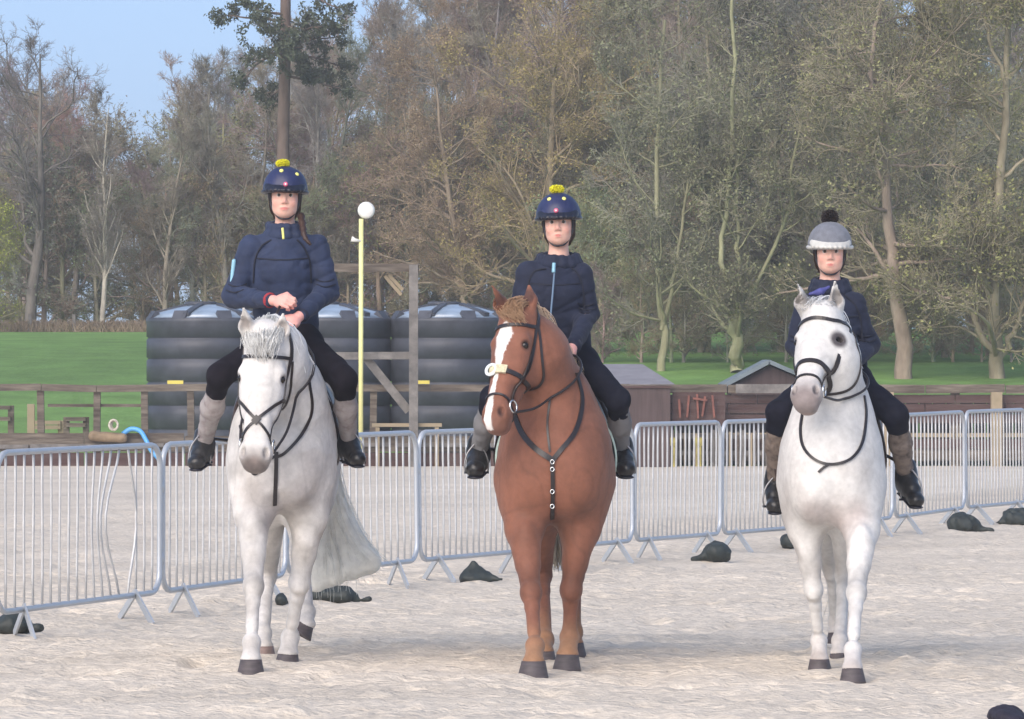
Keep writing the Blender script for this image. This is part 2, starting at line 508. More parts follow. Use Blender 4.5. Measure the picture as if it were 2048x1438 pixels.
edges = [(-330, -12, 'barrier mostly outside the frame, left of the panel with bent bars'),
         (-8, 319, 'nearest steel crowd barrier at the left, several of its bars bent'),
         (325, 571, 'steel crowd barrier between the bent one and the legs of the left grey horse'),
         (574, 835, 'steel crowd barrier behind the white tail of the left grey horse'),
         (840, 1060, 'steel crowd barrier just left of the chestnut horse with a peaked sandbag at its foot'),
         (1062, 1265, 'steel crowd barrier mostly hidden behind the chestnut horse'),
         (1269, 1440, 'steel crowd barrier right of the chestnut horse, in front of the grey roofed shed'),
         (1444, 1612, 'steel crowd barrier whose right end disappears behind the boot on the right grey horse'),
         (1615, 1785, 'steel crowd barrier mostly hidden behind the body of the right grey horse'),
         (1789, 1929, 'steel crowd barrier just right of the right grey horse and its rider boot'),
         (1933, 2052, 'farthest fully visible steel crowd barrier at the right edge'),
         (2055, 2160, 'barrier cut by the right edge of the picture')]
NB = 18
for bi, (xa, xb, lab) in enumerate(edges):
    if bi in (0, 11): continue
    Ya, Yb = yb(xa), yb(xb)
    a = A((xa - 1024) * Ya / FPX, Ya); b = A((xb - 1024) * Yb / FPX, Yb)
    L = np.linalg.norm(b - a); ang = math.atan2(b[1] - a[1], b[0] - a[0])
    e = empty('crowd_barrier', (a[0], a[1], .0), lab, 'crowd barrier', 'steel crowd barriers along the arena')
    e.rotation_euler = (random.uniform(-.012, .012), 0, ang); s = L / BL; e.scale = (s, 1, 1)
    inst('frame', fr_me, e)
    for k in range(NB):
        o = inst('bar', bar_me[random.randrange(3)], e, (BL * (k + 1) / (NB + 1), 0, 0), (0, 0, random.choice((0, math.pi))))
        o.scale = (1 / s, 1, 1)
        if bi == 1 and 10 <= k <= 14:
            t = np.linspace(0, 1, 10)
            bend = {10: -.05, 11: -.10, 12: -.2, 13: -.26, 14: .16}[k]
            pts = [(bend * math.sin(math.pi * q) ** 1.5, 0, .17 + .93 * q) for q in t]
            V, F = tube(pts, .0085, 5); me = mesh('bar', V, F); me.materials.append(M['galvbar']); o.data = me
            o.rotation_euler = (0, 0, 0); o['label'] = 'bent bar'
    for q in (.16, .84): inst('foot', foot_me, e, (BL * q, 0, 0), (0, 0, math.radians(random.uniform(-58, -50)) ))
    inst('hook', hook_me, e, (BL + .02, 0, 0), scale=(.7, .7, 1)); inst('hook', hook_me, e, (BL + .02, 0, .45), scale=(.7, .7, 1))

# ------------------------------------------------------------------ sandbags
def sandbag(px, py, w, h, d, lab, shape='sack', tail=1, m=None, group='sandbags at the feet of the barriers'):
    Y = 1.7 * FPX / (py - 700.0)
    sc = Y / FPX; w *= sc; h *= sc
    c = A((px - 1024) * sc, Y + d * .3, 0)
    s = SDF()
    if shape == 'peak':
        s.cone(c + A(0, 0, .04), c + A(-.02 * w, 0, h - .03), w * .46, .03, .05, ((0, 1, 0), 1.0 if w < .2 else 1.6))
        s.ell(c + A(0, 0, h * .22), (w * .5, d * .4, h * .3), k=.05)
    elif shape == 'long':
        for t in np.linspace(-.36, .36, 4): s.ell(c + A(w * t, 0, h * .42), (w * .18, d * .42, h * .5), k=.08)
    else:
        s.ell(c + A(0, 0, h * .42), (w * .5, d * .45, h * .56), k=.04)
        s.ell(c + A(-w * .12, -.02, h * .62), (w * .3, d * .3, h * .36), k=.06)
    if tail:
        s.cone(c + A(tail * w * .42, -.02, h * .25), c + A(tail * w * .78, -.06, .025), .045, .02, .05)
        s.ell(c + A(tail * w * .80, -.06, .025), (.04, .03, .022), k=.02)
    seed = int(px) % 97
    V, F = s.mesh(.014, mod=lambda P, v: v + .012 * vnoise(P, 14, seed) + .006 * vnoise(P, 33, seed + 1) + .016 * (1 - np.abs(vnoise(P * A(1, 1, .6), 10, seed + 3))) ** 4)
    V[:, 2] = np.maximum(V[:, 2], -.012)
    o = obj('sandbag', V, F, m or M['bag'], origin=c)
    return tag(o, lab, 'sandbag', group)
sandbag(22, 1266, 64, 34, .3, 'flat dark sandbag under the left end of the barrier with bent bars', 'long', 1)
sandbag(563, 1213, 26, 22, .2, 'tiny glimpse of a dark sandbag between the front legs of the left grey horse', 'sack', 0)
sandbag(662, 1207, 88, 34, .3, 'long dark green sandbag lying below the white tail of the left grey horse', 'long', 1)
sandbag(948, 1166, 62, 46, .3, 'peaked dark sandbag at the foot of the barrier left of the chestnut horse', 'peak', 1)
sandbag(1437, 1125, 58, 40, .35, 'rounded dark green sandbag on the sand midway between chestnut and right grey horse', 'sack', -1)
sandbag(1578, 1099, 34, 30, .3, 'small dark sandbag half behind the left foreleg of the right grey horse', 'sack', 0)
sandbag(1928, 1068, 66, 42, .35, 'slumped dark green sandbag with a long neck right of the right grey horse', 'sack', 1)
sandbag(2034, 1050, 46, 34, .3, 'dark sandbag at the right edge under the last barrier', 'long', -1)
sandbag(2022, 1452, 78, 34, .5, 'dark rounded bag cut off by the bottom right corner', 'sack', 0,
        mat('dark purple black cloth', (.018, .015, .03), .8, nscale=8, namt=.3, bump=.004), None)

# ------------------------------------------------------------------ things behind the arena (about 80 m away)
YF = 80.6; SF = FPX / YF
fx = lambda px, Y=YF: (px - 1024) * Y / FPX
fz = lambda py, Y=YF: CAMZ - (py - 700) * Y / FPX
def plank(parent, name, x0, x1, z0, z1, y, t, m, tilt=0.0, seg=1):
    mb = MB(); mb.beam((x0, y, (z0 + z1) / 2 - tilt / 2), (x1, y, (z0 + z1) / 2 + tilt / 2), t, z1 - z0)
    return mb.obj(name, m, parent)
def vpost(parent, px, z0, z1, w, y, m, name='post'):
    mb = MB(); x = fx(px); mb.beam((x, y, z0), (x + random.uniform(-.02, .02), y, z1), w, w); return mb.obj(name, m, parent)

# left post and rail fence
e = empty('rail_fence', (fx(140), YF, 0), 'dark weathered post and rail fence in front of the green field and tanks', 'fence')
for px in (-160, -40, 83, 193, 290, 383, 640, 745, 985):
    vpost(e, px, -.05, fz(772), .10, YF + .02, M['oldwood'])
for a, b, t in ((-260, 83, .03), (84, 193, -.02), (194, 420, .02), (690, 860, .0), (861, 1180, .0)):
    plank(e, 'rail', fx(a), fx(b), fz(783), fz(769), YF - .06, .05, M['oldwood'] if t else M['oldwood'], t)
for a, b in ((95, 190), (195, 285)):
    plank(e, 'rail', fx(a), fx(b), fz(814), fz(808), YF + .05, .03, M['oldwood'], .0)
for a, b in ((-260, 170), (171, 370), (371, 700), (701, 950), (951, 1260)):
    plank(e, 'kickboard', fx(a), fx(b) - .01, -.02, fz(905), YF - .09, .04, M['redwood'], .0)
    plank(e, 'kickboard', fx(a), fx(b) - .01, fz(903), fz(866 if b < 400 else 872), YF - .085, .04, M['oldwood'], .0)
for a, b, z in ((-260, 60, 893), (62, 250, 892), (252, 330, 890), (560, 780, 889), (790, 990, 890)):
    plank(e, 'ledge', fx(a), fx(b) - .01, fz(z + 4), fz(z - 4), YF - .14, .06, M['greywood'], .0)
# dark soil bank under the rail
# right board fence
e = empty('board_fence', (fx(1650), YF, 0), 'dark reddish brown board fence running behind the crowd barriers on the right', 'fence')
for i, px in enumerate(range(1250, 2400, 165)):
    if i not in (1,): vpost(e, px, -.05, fz(768), .13, YF - .02, M['oldwood'])
xs_ = [1180, 1455, 1700, 1850, 2010, 2200, 2420]
for a, b in zip(xs_[:-1], xs_[1:]):
    plank(e, 'top_rail', fx(a), fx(b) - .015, fz(786), fz(769), YF - .12, .07, M['oldwood'], random.uniform(-.015, .015))
rows = [(790, 806, 'redwood'), (808, 826, 'redwood'), (829, 846, 'redwood'), (866, 874, 'palewood'), (878, 897, 'redwood'), (899, 921, 'oldwood')]
for q, (ya, ybm, mm) in enumerate(rows):
    off = random.choice((0, 60, -40))
    for a, b in zip(xs_[:-1], xs_[1:]):
        plank(e, 'board', fx(a + off), fx(b + off) - .015, fz(ybm), fz(ya), YF - .09 + .012 * (q % 2), .035, M[mm], random.uniform(-.012, .012))
for px in (1775, 1990): vpost(e, px, 0, fz(784), .16, YF - .2, M['palewood'])
# stable boarding that closes the view behind the fence
e = empty('stable_wall', (fx(1700), YF + .8, 0), 'long dark timber stable wall directly behind the reddish board fence', 'wall')
for k in range(46):
    x0 = fx(1190) + k * .2; mb = MB(); mb.box(x0, x0 + .185, YF + .55 + .02 * (k % 3), YF + .62 + .02 * (k % 3), -.1, fz(790)); mb.obj('board', M['darkgap'], e)
# chequered small upright pales between rails, seen through the barriers
e = empty('pale_fence', (fx(1450), YF - .4, 0), 'row of worn pales low down behind the crowd barriers right of the chestnut horse', 'fence')
for k in range(30):
    px = 1270 + k * 12 + random.uniform(-3, 3)
    mb = MB(); mb.beam((fx(px), YF - .34, 0), (fx(px), YF - .34, fz(random.uniform(858, 868))), .035, .05)
    mb.obj('pale', M[random.choice(['greywood', 'oldwood', 'greywood', 'palewood'])], e)
for yy in (872, 905): plank(e, 'rail', fx(1262), fx(1640), fz(yy + 5), fz(yy - 4), YF - .29, .03, M['greywood'])
M['dullyellow'] = mat('dull yellow paint', (.34, .29, .09), .8, nscale=9, namt=.4)
for px, w, lab in ((1344, 14, 'small yellow jump block left of the pair behind the barrier'), (1395, 20, 'larger yellow jump block right of the pair behind the barrier')):
    mb = MB(); x = fx(px); ww = w / SF / 2
    mb.box(x - ww, x + ww, YF - .62, YF - .5, fz(890), fz(874)); mb.box(x - ww * .5, x + ww * .5, YF - .6, YF - .52, 0, fz(890))
    tag(mb.obj('jump_block', M['dullyellow'], origin=(x, YF - .56, 0)), lab, 'jump block', 'yellow jump blocks')

# tanks
def tank(pxc, wpx, top, lab):
    Y = 83.2; sc = Y / FPX; r = wpx * sc / 2
    x = (pxc - 1024) * sc; zt = CAMZ - (top - 700) * sc; zb = terr(x, Y) - .15
    e = empty('water_tank', (x, Y + r, zb), lab, 'water tank', 'black plastic water tanks')
    zz = lambda py: CAMZ - (py - 700) * sc
    prof = [(r * .98, zb)]
    for py in (860, 812, 765, 718, 676):
        z = zz(py); prof += [(r, z - .13), (r, z - .022), (r * .978, z - .014), (r * .978, z + .014), (r, z + .022)]
    prof += [(r, zz(648)), (r * 1.012, zz(643)), (r * 1.012, zz(637)), (r * .99, zz(635))]
    mb = MB(); mb.lathe(prof, (x, Y + r, 0), 56)
    mb.obj('tank_body', M['tank'], e, True)
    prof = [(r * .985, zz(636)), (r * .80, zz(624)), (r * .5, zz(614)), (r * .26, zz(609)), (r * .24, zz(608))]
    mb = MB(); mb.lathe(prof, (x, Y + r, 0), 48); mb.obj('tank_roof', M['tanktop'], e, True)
    for k in range(6):     # raised ribs of the roof
        a = k * math.pi / 3 + .2; c, s_ = math.cos(a), math.sin(a)
        mb = MB(); mb.beam((x + r * .95 * c, Y + r + r * .95 * s_, zz(629)), (x + r * .3 * c, Y + r + r * .3 * s_, zz(609)), .10, .06); mb.obj('rib', M['tank'], e)
    mb = MB(); mb.lathe([(r * .26, zz(611)), (r * .27, zz(604)), (r * .22, zz(602))], (x - r * .1, Y + r, 0), 24); mb.obj('lid', M['tank'], e, True)
    mb = MB()
    for k in range(8):      # lifting lugs on the shoulder
        a = k * math.pi / 4 + .35; c, s_ = math.cos(a), math.sin(a)
        mb.beam((x + r * .97 * c, Y + r + r * .97 * s_, zz(640)), (x + r * .88 * c, Y + r + r * .88 * s_, zz(624)), .22, .09)
    mb.obj('lug', M['tank'], e)
    return x, Y, r
tank(408, 246, 605, 'black ribbed water tank at the left, beside the green field')
tank(655, 252, 605, 'black ribbed water tank behind the yellow pole and the left rider, between two others')
tank(898, 240, 605, 'black ribbed water tank left of the chestnut horse head, behind the timber frame')
for px, lab in ((350, 'small yellow label stuck on the left water tank'), (843, 'small yellow label stuck on the right water tank')):
    mb = MB(); x = fx(px, 83); mb.box(x - .12, x + .12, 83.06, 83.10, fz(768, 83), fz(761, 83))
    tag(mb.obj('sign', M['yellow2'], origin=(x, 83.1, 1.2)), lab, 'sign')

# timber frame and yellow pole
e = empty('timber_frame', (fx(828), YF - .3, 0), 'grey timber frame with a diagonal brace standing in front of the water tanks', 'frame')
YT = YF - .35
def tb(name, a, b, w, h, m='greywood'):
    mb = MB(); mb.beam((fx(a[0]), YT + a[2] if len(a) > 2 else YT, fz(a[1])), (fx(b[0]), YT + b[2] if len(b) > 2 else YT, fz(b[1])), w, h, (0, 1, 0)); return mb.obj(name, M[m], e)
tb('post', (828, 935), (828, 530), .13, .12); tb('post', (628, 935), (630, 530), .11, .10)
tb('beam', (626, 536, .11), (838, 536, .11), .12, .10, 'oldwood'); tb('beam', (630, 712, .1), (820, 711, .1), .11, .10)
tb('brace', (732, 715, .18), (818, 822, .18), .12, .08)
for a, b in (((770, 552), (803, 590)), ((778, 550), (806, 580))):
    tb('split_timber', (a[0], a[1], .2), (b[0], b[1], .2), .05, .04, 'palewood')
e = empty('pole', (fx(725), YF - .7, 0), 'slim yellow pole carrying a round white disc above the water tanks', 'pole')
mb = MB(); mb.tube([(fx(724), YF - .7, -.02), (fx(725), YF - .7, fz(440))], .034, 10); mb.obj('shaft', M['yellow'], e, True)
mb = MB(); V, F = tube([(fx(735), YF - .74, fz(423)), (fx(735), YF - .70, fz(423)), (fx(735), YF - .66, fz(423))], [.09, .125, .115], 28); mb.add(V, F)
mb.obj('disc', M['white'], e, True)
mb = MB(); mb.tube([(fx(725), YF - .72, fz(484)), (fx(712), YF - .74, fz(482)), (fx(706), YF - .74, fz(480))], [.015, .03, .045], 8); mb.obj('bracket', M['white'], e, True)

# sheds behind the fence
def shed(xc, w, d, Y, ztop_eave, zridge, lab, gable, wall, roofm):
    x = fx(xc, Y); e = empty('shed', (x, Y + d / 2, terr(x, Y)), lab, 'shed')
    zb = float(terr(x, Y)) - .3
    mb = MB(); mb.box(x - w / 2, x + w / 2, Y, Y + d, zb, ztop_eave - .02); mb.obj('wall', M[wall], e)
    n = int(w / .16)
    for k in range(n):
        xa = x - w / 2 + k * w / n; mb = MB(); mb.box(xa + .006, xa + w / n - .006, Y - .025, Y - .003, zb, ztop_eave - .03); mb.obj('board', M[wall], e)
    o = .12
    if gable:       # ridge along y, gable towards the camera
        xr = x + gable * w / 2
        for sgn, xe in ((-1, x - w / 2 - o), (1, x + w / 2 + o)):
            mb = MB(); mb.beam((xr, Y + d / 2, zridge), (xe, Y + d / 2, ztop_eave - .03), .06, d + .3, (0, 1, 0)); mb.obj('roof', M[roofm], e)
        mb = MB(); V = [(x - w / 2, Y + .001, ztop_eave - .02), (x + w / 2, Y + .001, ztop_eave - .02), (xr, Y + .001, zridge - .06), (x - w / 2, Y + d, ztop_eave - .02), (x + w / 2, Y + d, ztop_eave - .02), (xr, Y + d, zridge - .06)]
        mb.add(V, [(0, 1, 2), (5, 4, 3), (0, 3, 4, 1), (1, 4, 5, 2), (2, 5, 3, 0)]); mb.obj('gable', M[wall], e)
    else:           # mono-pitch slope facing the camera, sides cut back
        V = [(x - w / 2 - o, Y - .2, ztop_eave), (x + w / 2 + o, Y - .2, ztop_eave), (x + w / 2 - .32, Y + d, zridge), (x - w / 2 + .1, Y + d, zridge)]
        V += [(a, b, c - .06) for a, b, c in V]
        mb = MB(); mb.add(V, [(0, 1, 2, 3), (7, 6, 5, 4), (0, 4, 5, 1), (1, 5, 6, 2), (2, 6, 7, 3), (3, 7, 4, 0)]); mb.obj('roof', M[roofm], e)
    return e
e = shed(1262, 1.05, 1.6, 81.9, fz(768, 81.9), fz(728, 83.5), 'small shed with a pale grey sloping roof right of the chestnut horse', 0, 'shed', 'roof')
e = shed(1548, 1.28, 1.6, 81.9, fz(768, 81.9), fz(723, 82.8), 'small gabled shed with a blue grey roof left of the right grey horse', -.12, 'shed', 'roofb')
# brown jump filler box and the red lattice panel
e = empty('storage_box', (fx(1300), YF - .6, 0), 'plain brown storage box standing behind the barrier right of the chestnut horse', 'box')
mb = MB(); mb.box(fx(1225), fx(1338), YF - .62, YF - .25, 0, fz(776)); mb.obj('side_panel', M['shed'], e)
mb = MB(); mb.box(fx(1222), fx(1341), YF - .65, YF - .22, fz(776) + .002, fz(771)); mb.obj('lid', M['redwood'], e)
e = empty('slatted_jump', (fx(1395), YF - .5, 0), 'faded red slatted jump panel leaning behind the barrier beside the brown box', 'jump')
mb = MB(); mb.box(fx(1343), fx(1448), YF - .42, YF - .38, fz(850), fz(784)); mb.obj('backboard', M['redwood'], e)
for k, (a, b) in enumerate([((1376, 790), (1372, 834)), ((1392, 788), (1394, 836)), ((1408, 792), (1402, 832)), ((1384, 796), (1412, 800)), ((1422, 790), (1426, 834)), ((1356, 798), (1358, 834))]):
    mb = MB(); y = YF - .45 - .012 * k; mb.beam((fx(a[0]), y, fz(a[1])), (fx(b[0]), y, fz(b[1])), .03, .05, (0, 1, 0)); mb.obj('slat', M['redpaint'], e)
mb = MB(); mb.box(fx(1470), fx(1606), YF - .3, YF - .24, fz(786), fz(768)); tag(mb.obj('timber_beam', M['greywood'], origin=(fx(1540), YF - .27, 1.1)), 'grey timber beam below the gable of the blue grey roofed shed', 'beam')
mb = MB(); mb.box(fx(745), fx(884), YF - .3, YF - .22, fz(853), fz(846)); mb.box(fx(752), fx(760), YF - .29, YF - .23, 0, fz(854)); mb.box(fx(870), fx(878), YF - .29, YF - .23, 0, fz(854))
tag(mb.obj('bench', M['palewood'], origin=(fx(815), YF - .26, 0)), 'low pale timber bench top at the foot of the timber frame', 'bench')
# little jump wings and rails on the field side at the left
def jump(x0, x1, pyt, pyb, Y, lab, m):
    e = empty('practice_jump', (fx((x0 + x1) / 2, Y), Y, terr(0, Y)), lab, 'jump')
    for px in (x0, x1): mb = MB(); mb.beam((fx(px, Y), Y, terr(0, Y) - .1), (fx(px, Y), Y, fz(pyt - 4, Y)), .09, .09); mb.obj('upright', M[m], e)
    for q, py in enumerate((pyt, (pyt + pyb) / 2)): mb = MB(); mb.beam((fx(x0, Y), Y - .08, fz(py, Y)), (fx(x1, Y), Y - .08, fz(py, Y)), .06, .06); mb.obj('pole', M[m], e)
jump(-20, 22, 815, 860, 84.5, 'low dark jump at the far left edge of the field', 'oldwood')
jump(133, 172, 838, 862, 84.2, 'low dark brown jump between the first two fence posts', 'oldwood')
jump(62, 122, 845, 864, 84.8, 'low yellowish jump rail with a bright upright left of the first fence post', 'palewood')
mb = MB(); mb.beam((fx(62, 84), 84, 0), (fx(62, 84), 84, fz(808, 84)), .11, .08); tag(mb.obj('jump_upright', M['palewood'], origin=(fx(62, 84), 84, 0)), 'short bright yellowish upright left of the first dark fence post', 'post')
# blue hose arching over the kickboards
pts = catmull([W(245, 868, YF - .2), W(262, 858, YF - .2), W(280, 862, YF - .22), W(292, 880, YF - .25), W(302, 900, YF - .3), W(318, 918, YF - .35)], 6)
V, F = tube(pts, .035, 8); tag(obj('hose', V, F, M['blue'], origin=pts[0]), 'bright blue hose looping over the dark kickboards beside the left water tank', 'hose')
# length of tan timber and a pale coil of rope on the ledge
V, F = SDF().cone(W(186, 872, YF - .2), W(246, 876, YF - .24), .075, .07, .02).mesh(.014, mod=lambda P, v: v + .008 * vnoise(P, 11, 3))
M['tantimber'] = mat('tan timber', (.26, .19, .12), .9, nscale=7, namt=.35, bump=.004)
tag(obj('log', V, F, M['tantimber'], origin=W(215, 876, YF - .2)), 'short tan log lying on the dark boards left of the blue hose', 'log')
mb = MB()
for k in range(3):
    c0 = W(227 + k, 850, YF - .34 + .03 * k); mb.tube([c0 + A(math.cos(t) * (.062 - .008 * k), .01 * math.sin(3 * t), math.sin(t) * (.075 - .006 * k)) for t in np.linspace(0, 2 * math.pi, 22, endpoint=False)], .017, 7, True)
M['rope'] = mat('pale rope', (.55, .50, .42), .9, nscale=40, namt=.3, bump=.003)
tag(mb.obj('rope_coil', M['rope'], origin=W(228, 870, YF - .3), smooth=True), 'pale coil of rope standing on the tan log beside the second fence post', 'rope')

# ------------------------------------------------------------------ trees
def grow(P0, D, L, R, n, wig, up, taper=.35):
    N = len(P0); P = np.empty((N, n + 1, 3)); P[:, 0] = P0
    d = D / np.linalg.norm(D, axis=1, keepdims=True); st = (L / n)[:, None]
    for i in range(n):
        d = d + rng.normal(0, wig, (N, 3)); d[:, 2] += up
        d /= np.linalg.norm(d, axis=1, keepdims=True); P[:, i + 1] = P[:, i] + d * st
    return P, R[:, None] * np.linspace(1, taper, n + 1)[None]
def sprout(P, R, m, t0, t1, ang, lf, rf, up=0., lens=None, rmin=.0):
    """m children on each parent; returns start, dir, len, radius"""
    N, n1, _ = P.shape
    t = rng.uniform(t0, t1, (N, m)) * (n1 - 1); i = np.minimum(t.astype(int), n1 - 2); f = (t - i)[..., None]
    ii = np.arange(N)[:, None]
    S = P[ii, i] * (1 - f) + P[ii, i + 1] * f
    T = P[ii, i + 1] - P[ii, i]; T /= np.linalg.norm(T, axis=2, keepdims=True) + 1e-9
    r = rng.normal(0, 1, (N, m, 3)); r -= T * (r * T).sum(2, keepdims=True); r /= np.linalg.norm(r, axis=2, keepdims=True)
    a = np.radians(rng.normal(ang, 12, (N, m)))[..., None]
    D = T * np.cos(a) + r * np.sin(a); D[..., 2] += up
    Rc = np.take_along_axis(R, i, 1) * rf
    L = (lens[:, None] if lens is not None else 1) * lf * rng.uniform(.55, 1.2, (N, m)) * (1.15 - .5 * t / (n1 - 1))
    return S.reshape(-1, 3), D.reshape(-1, 3), L.ravel(), np.maximum(Rc.ravel(), rmin)
def leaves(P, k, size, spread, up=0):
    tips = P[:, 1:].reshape(-1, 3)
    c = tips[rng.integers(0, len(tips), k)] + rng.normal(0, spread, (k, 3))
    a = rng.normal(0, 1, (k, 3)); a /= np.linalg.norm(a, axis=1, keepdims=True)
    b = rng.normal(0, 1, (k, 3)); b -= a * (a * b).sum(1, keepdims=True); b /= np.linalg.norm(b, axis=1, keepdims=True)
    s = size * rng.uniform(.6, 1.4, (k, 1))
    nrm = np.cross(a, b)
    V = np.stack([c - a * s, c + b * s * .5 + nrm * s * .12, c + a * s, c - b * s * .5 + nrm * s * .12], 1).reshape(-1, 3)
    F = np.arange(4 * k).reshape(-1, 4)
    return V, F
def cat(parts):
    Vs, Fs, n = [], [], 0
    for V, F in parts: Vs.append(V); Fs.append(F + n); n += len(V)
    return np.concatenate(Vs), np.concatenate(Fs)

def bare_tree(H=10., nl=24, lim=.34, ang=45, up=.10, wig=.13, tr=.15, base=.18, n2=8, n3=7, n4=4, twigr=.0065, leaf=0, lsize=.03, lspread=.06, trunks=None, uptw=.06, seedw=.06):
    if trunks is None:
        P, R = grow(np.zeros((1, 3)), A([0, 0, 1.]).reshape(1, 3), A(H * .97), A(tr), 12, .05, .08, .12)
        tr_parts = [tubes(P, R, 8)]; Ps, Rs = [P], [R]
    else:
        tr_parts, Ps, Rs = [], [], []
        for pts, r0, r1 in trunks:
            p = catmull(pts, 4); idx = np.linspace(0, len(p) - 1, 13)
            p = np.stack([np.interp(idx, np.arange(len(p)), p[:, q]) for q in range(3)], -1)[None]
            p[0, 1:-1] += rng.normal(0, .03, (11, 3))
            r = np.linspace(r0, r1, 13)[None]; tr_parts.append(tubes(p, r, 8)); Ps.append(p); Rs.append(r)
    limb, l3, tw = [], [], []
    allt = []
    for P, R in zip(Ps, Rs):
        n_ = max(4, int(nl / len(Ps)))
        S, D, L, r = sprout(P, R, n_, base, .98, ang, H * lim, .45, up * .5)
        P1, R1 = grow(S, D, L, r, 8, wig, up); limb.append(tubes(P1, R1, 5))
        S, D, L, r = sprout(P1, R1, n2, .15, 1, 40, .45, .5, lens=L, rmin=.012)
        P2, R2 = grow(S, D, L, r, 5, wig * 1.2, uptw); l3.append(tubes(P2, R2, 4))
        S, D, L, r = sprout(P2, R2, n3, .15, 1, 42, .48, .55, lens=L, rmin=twigr * 1.3)
        L = np.maximum(L, .25); P3, R3 = grow(S, D, L, r, 4, wig * 1.3, uptw, .5); l3.append(tubes(P3, R3, 3))
        S, D, L, r = sprout(P3, R3, n4, .2, 1, 40, .6, .7, lens=L, rmin=twigr)
        L = np.maximum(L, .15); P4, R4 = grow(S, D, L, r, 2, wig * 1.5, uptw, .6); tw.append(tubes(P4, R4, 3)); allt.append(P4)
    T = mesh('trunk', *cat(tr_parts + limb)); C = mesh('crown', *cat(l3 + tw))
    T.materials.append(M['bark']); C.materials.append(M['twig'])
    out = [('trunk', T), ('crown', C)]
    if leaf:
        V, F = leaves(np.concatenate(allt), leaf, lsize, lspread); Lf = mesh('foliage', V, F, False); Lf.materials.append(M['leafc']); out.append(('foliage', Lf))
    return out
TREES = 'bare trees of the wood behind the field'
def place(proto, loc, s, lab, barkc, twigc, leafcol=None, rz=None, name='bare_tree', cat_='tree', group=TREES, sz=1.0):
    e = empty(name, loc, lab, cat_, group)
    e.rotation_euler = (0, 0, random.uniform(0, 6.28) if rz is None else rz); e.scale = (s, s, s * sz)
    for nm, me in proto:
        o = inst(nm, me, e)
        c = {'trunk': barkc, 'limbs': barkc, 'crown': twigc, 'foliage': leafcol or twigc}[nm]
        lm = sum(c) / 3; k_ = 1.15 if nm == 'foliage' else 1.1
        o.color = (*[max(.02, lm + (v - lm) * k_) for v in c], 1)
    return e
def at(px, Y): x = (px - 1024) * Y / FPX; return A(x, Y, float(terr(x, Y)) - .1)
def scale_for(toppy, Y, H=10.): return (CAMZ - (toppy - 700) * Y / FPX - float(terr(0, Y))) / H

protoA = [bare_tree(10, 26, .26, 34, .13, .12, .13, .12) for _ in range(3)]                      # upright, ash-like
protoB = [bare_tree(10, 30, .34, 52, .07, .16, .17, .14, n4=4) for _ in range(2)]                 # spreading
protoO = [bare_tree(10, 18, .42, 55, .09, .2, .22, .2, n2=9, n3=7, n4=4)]                         # oak-like
protoL = [bare_tree(10, 30, .30, 48, .06, .15, .15, .06, n4=3, leaf=9000, lsize=.033, lspread=.09) for _ in range(2)]   # budding, leafy
protoI = [bare_tree(6, 26, .38, 60, .03, .2, .10, .04, n2=8, n3=7, n4=3, leaf=4500, lsize=.04, lspread=.12)]    # understorey

GB, BR, OL = (.32, .295, .26), (.36, .295, .235), (.2, .19, .13)
jit = lambda c, a=.14: tuple(v * random.uniform(1 - a, 1 + a) for v in c)
# deep rows
for Y, step, sx0, sx1 in ((158, 95, -60, 2110), (147, 88, -40, 2120), (137, 84, -60, 2100), (128, 88, -50, 2110)):
    px = sx0
    while px < sx1:
        x = px + random.uniform(-25, 25)
        top = np.interp(x, [-50, 0, 60, 150, 230, 290, 340, 400, 480, 760, 1000], [165, 140, 120, 190, 345, 310, 250, 175, 90, 30, -120]) + random.uniform(10, 75)
        if x < 840 and Y in (147, 137) and random.random() < .55: px += step; continue
        if x > 1500: c = jit((.31, .29, .235))
        elif x > 850: c = jit((.34, .29, .225))
        else: c = jit(GB) if random.random() < .6 else jit(BR)
        if x > 850 and random.random() < .4 and Y < 150: pr = random.choice(protoL); lc = jit((.31, .28, .18))
        else: pr = random.choice(protoA + protoA + protoB); lc = None
        place(pr, at(x, Y), scale_for(top, Y) * 1.0, 'bare grey brown tree in the depth of the wood behind the field', jit((.28, .26, .22)), c, lc)
        px += step
# understorey
for Y, step, x0, x1, hh in ((124, 62, -40, 1080, .58), (131, 80, -40, 2100, .75), (100.5, 58, 1150, 2110, .30), (104, 66, 1150, 2110, .5), (121, 75, 1000, 2110, .8)):
    px = x0
    while px < x1:
        x = px + random.uniform(-20, 20)
        place(protoI[0], at(x, Y), hh * random.uniform(.8, 1.25), 'tangled dark olive understorey bush at the foot of the wood', jit((.32, .29, .22)), jit((.31, .28, .21)), jit((.24, .235, .155), .2), name='bush', cat_='bush', group='understorey bushes of the wood')
        px += step
# oak-like tree at the far left
place(protoO[0], at(60, 123), scale_for(80, 123), 'wide dark bare oak at the far left, its crown against the sky', (0.193, 0.175, 0.158), (0.210, 0.193, 0.184), rz=1.1, group=None)
place(protoA[0], at(205, 122), scale_for(190, 122), 'slender pale stemmed tree between the oak and the water tanks', (0.476, 0.441, 0.370), (0.281, 0.255, 0.219), rz=2, group=None)
place(protoA[1], at(330, 123), scale_for(190, 123), 'tall bare tree whose top touches the sky above the left water tank', (0.316, 0.281, 0.227), (0.307, 0.273, 0.227), rz=.4, group=None)
place(protoA[2], at(455, 124), scale_for(110, 124), 'tall bare tree directly left of the pine', (0.299, 0.281, 0.246), (0.281, 0.264, 0.227), rz=4.4, group=None)
place(protoA[0], at(650, 126), scale_for(60, 126), 'pale bare tree directly right of the pine', (0.370, 0.352, 0.316), (0.335, 0.307, 0.281), rz=3.3, group=None)
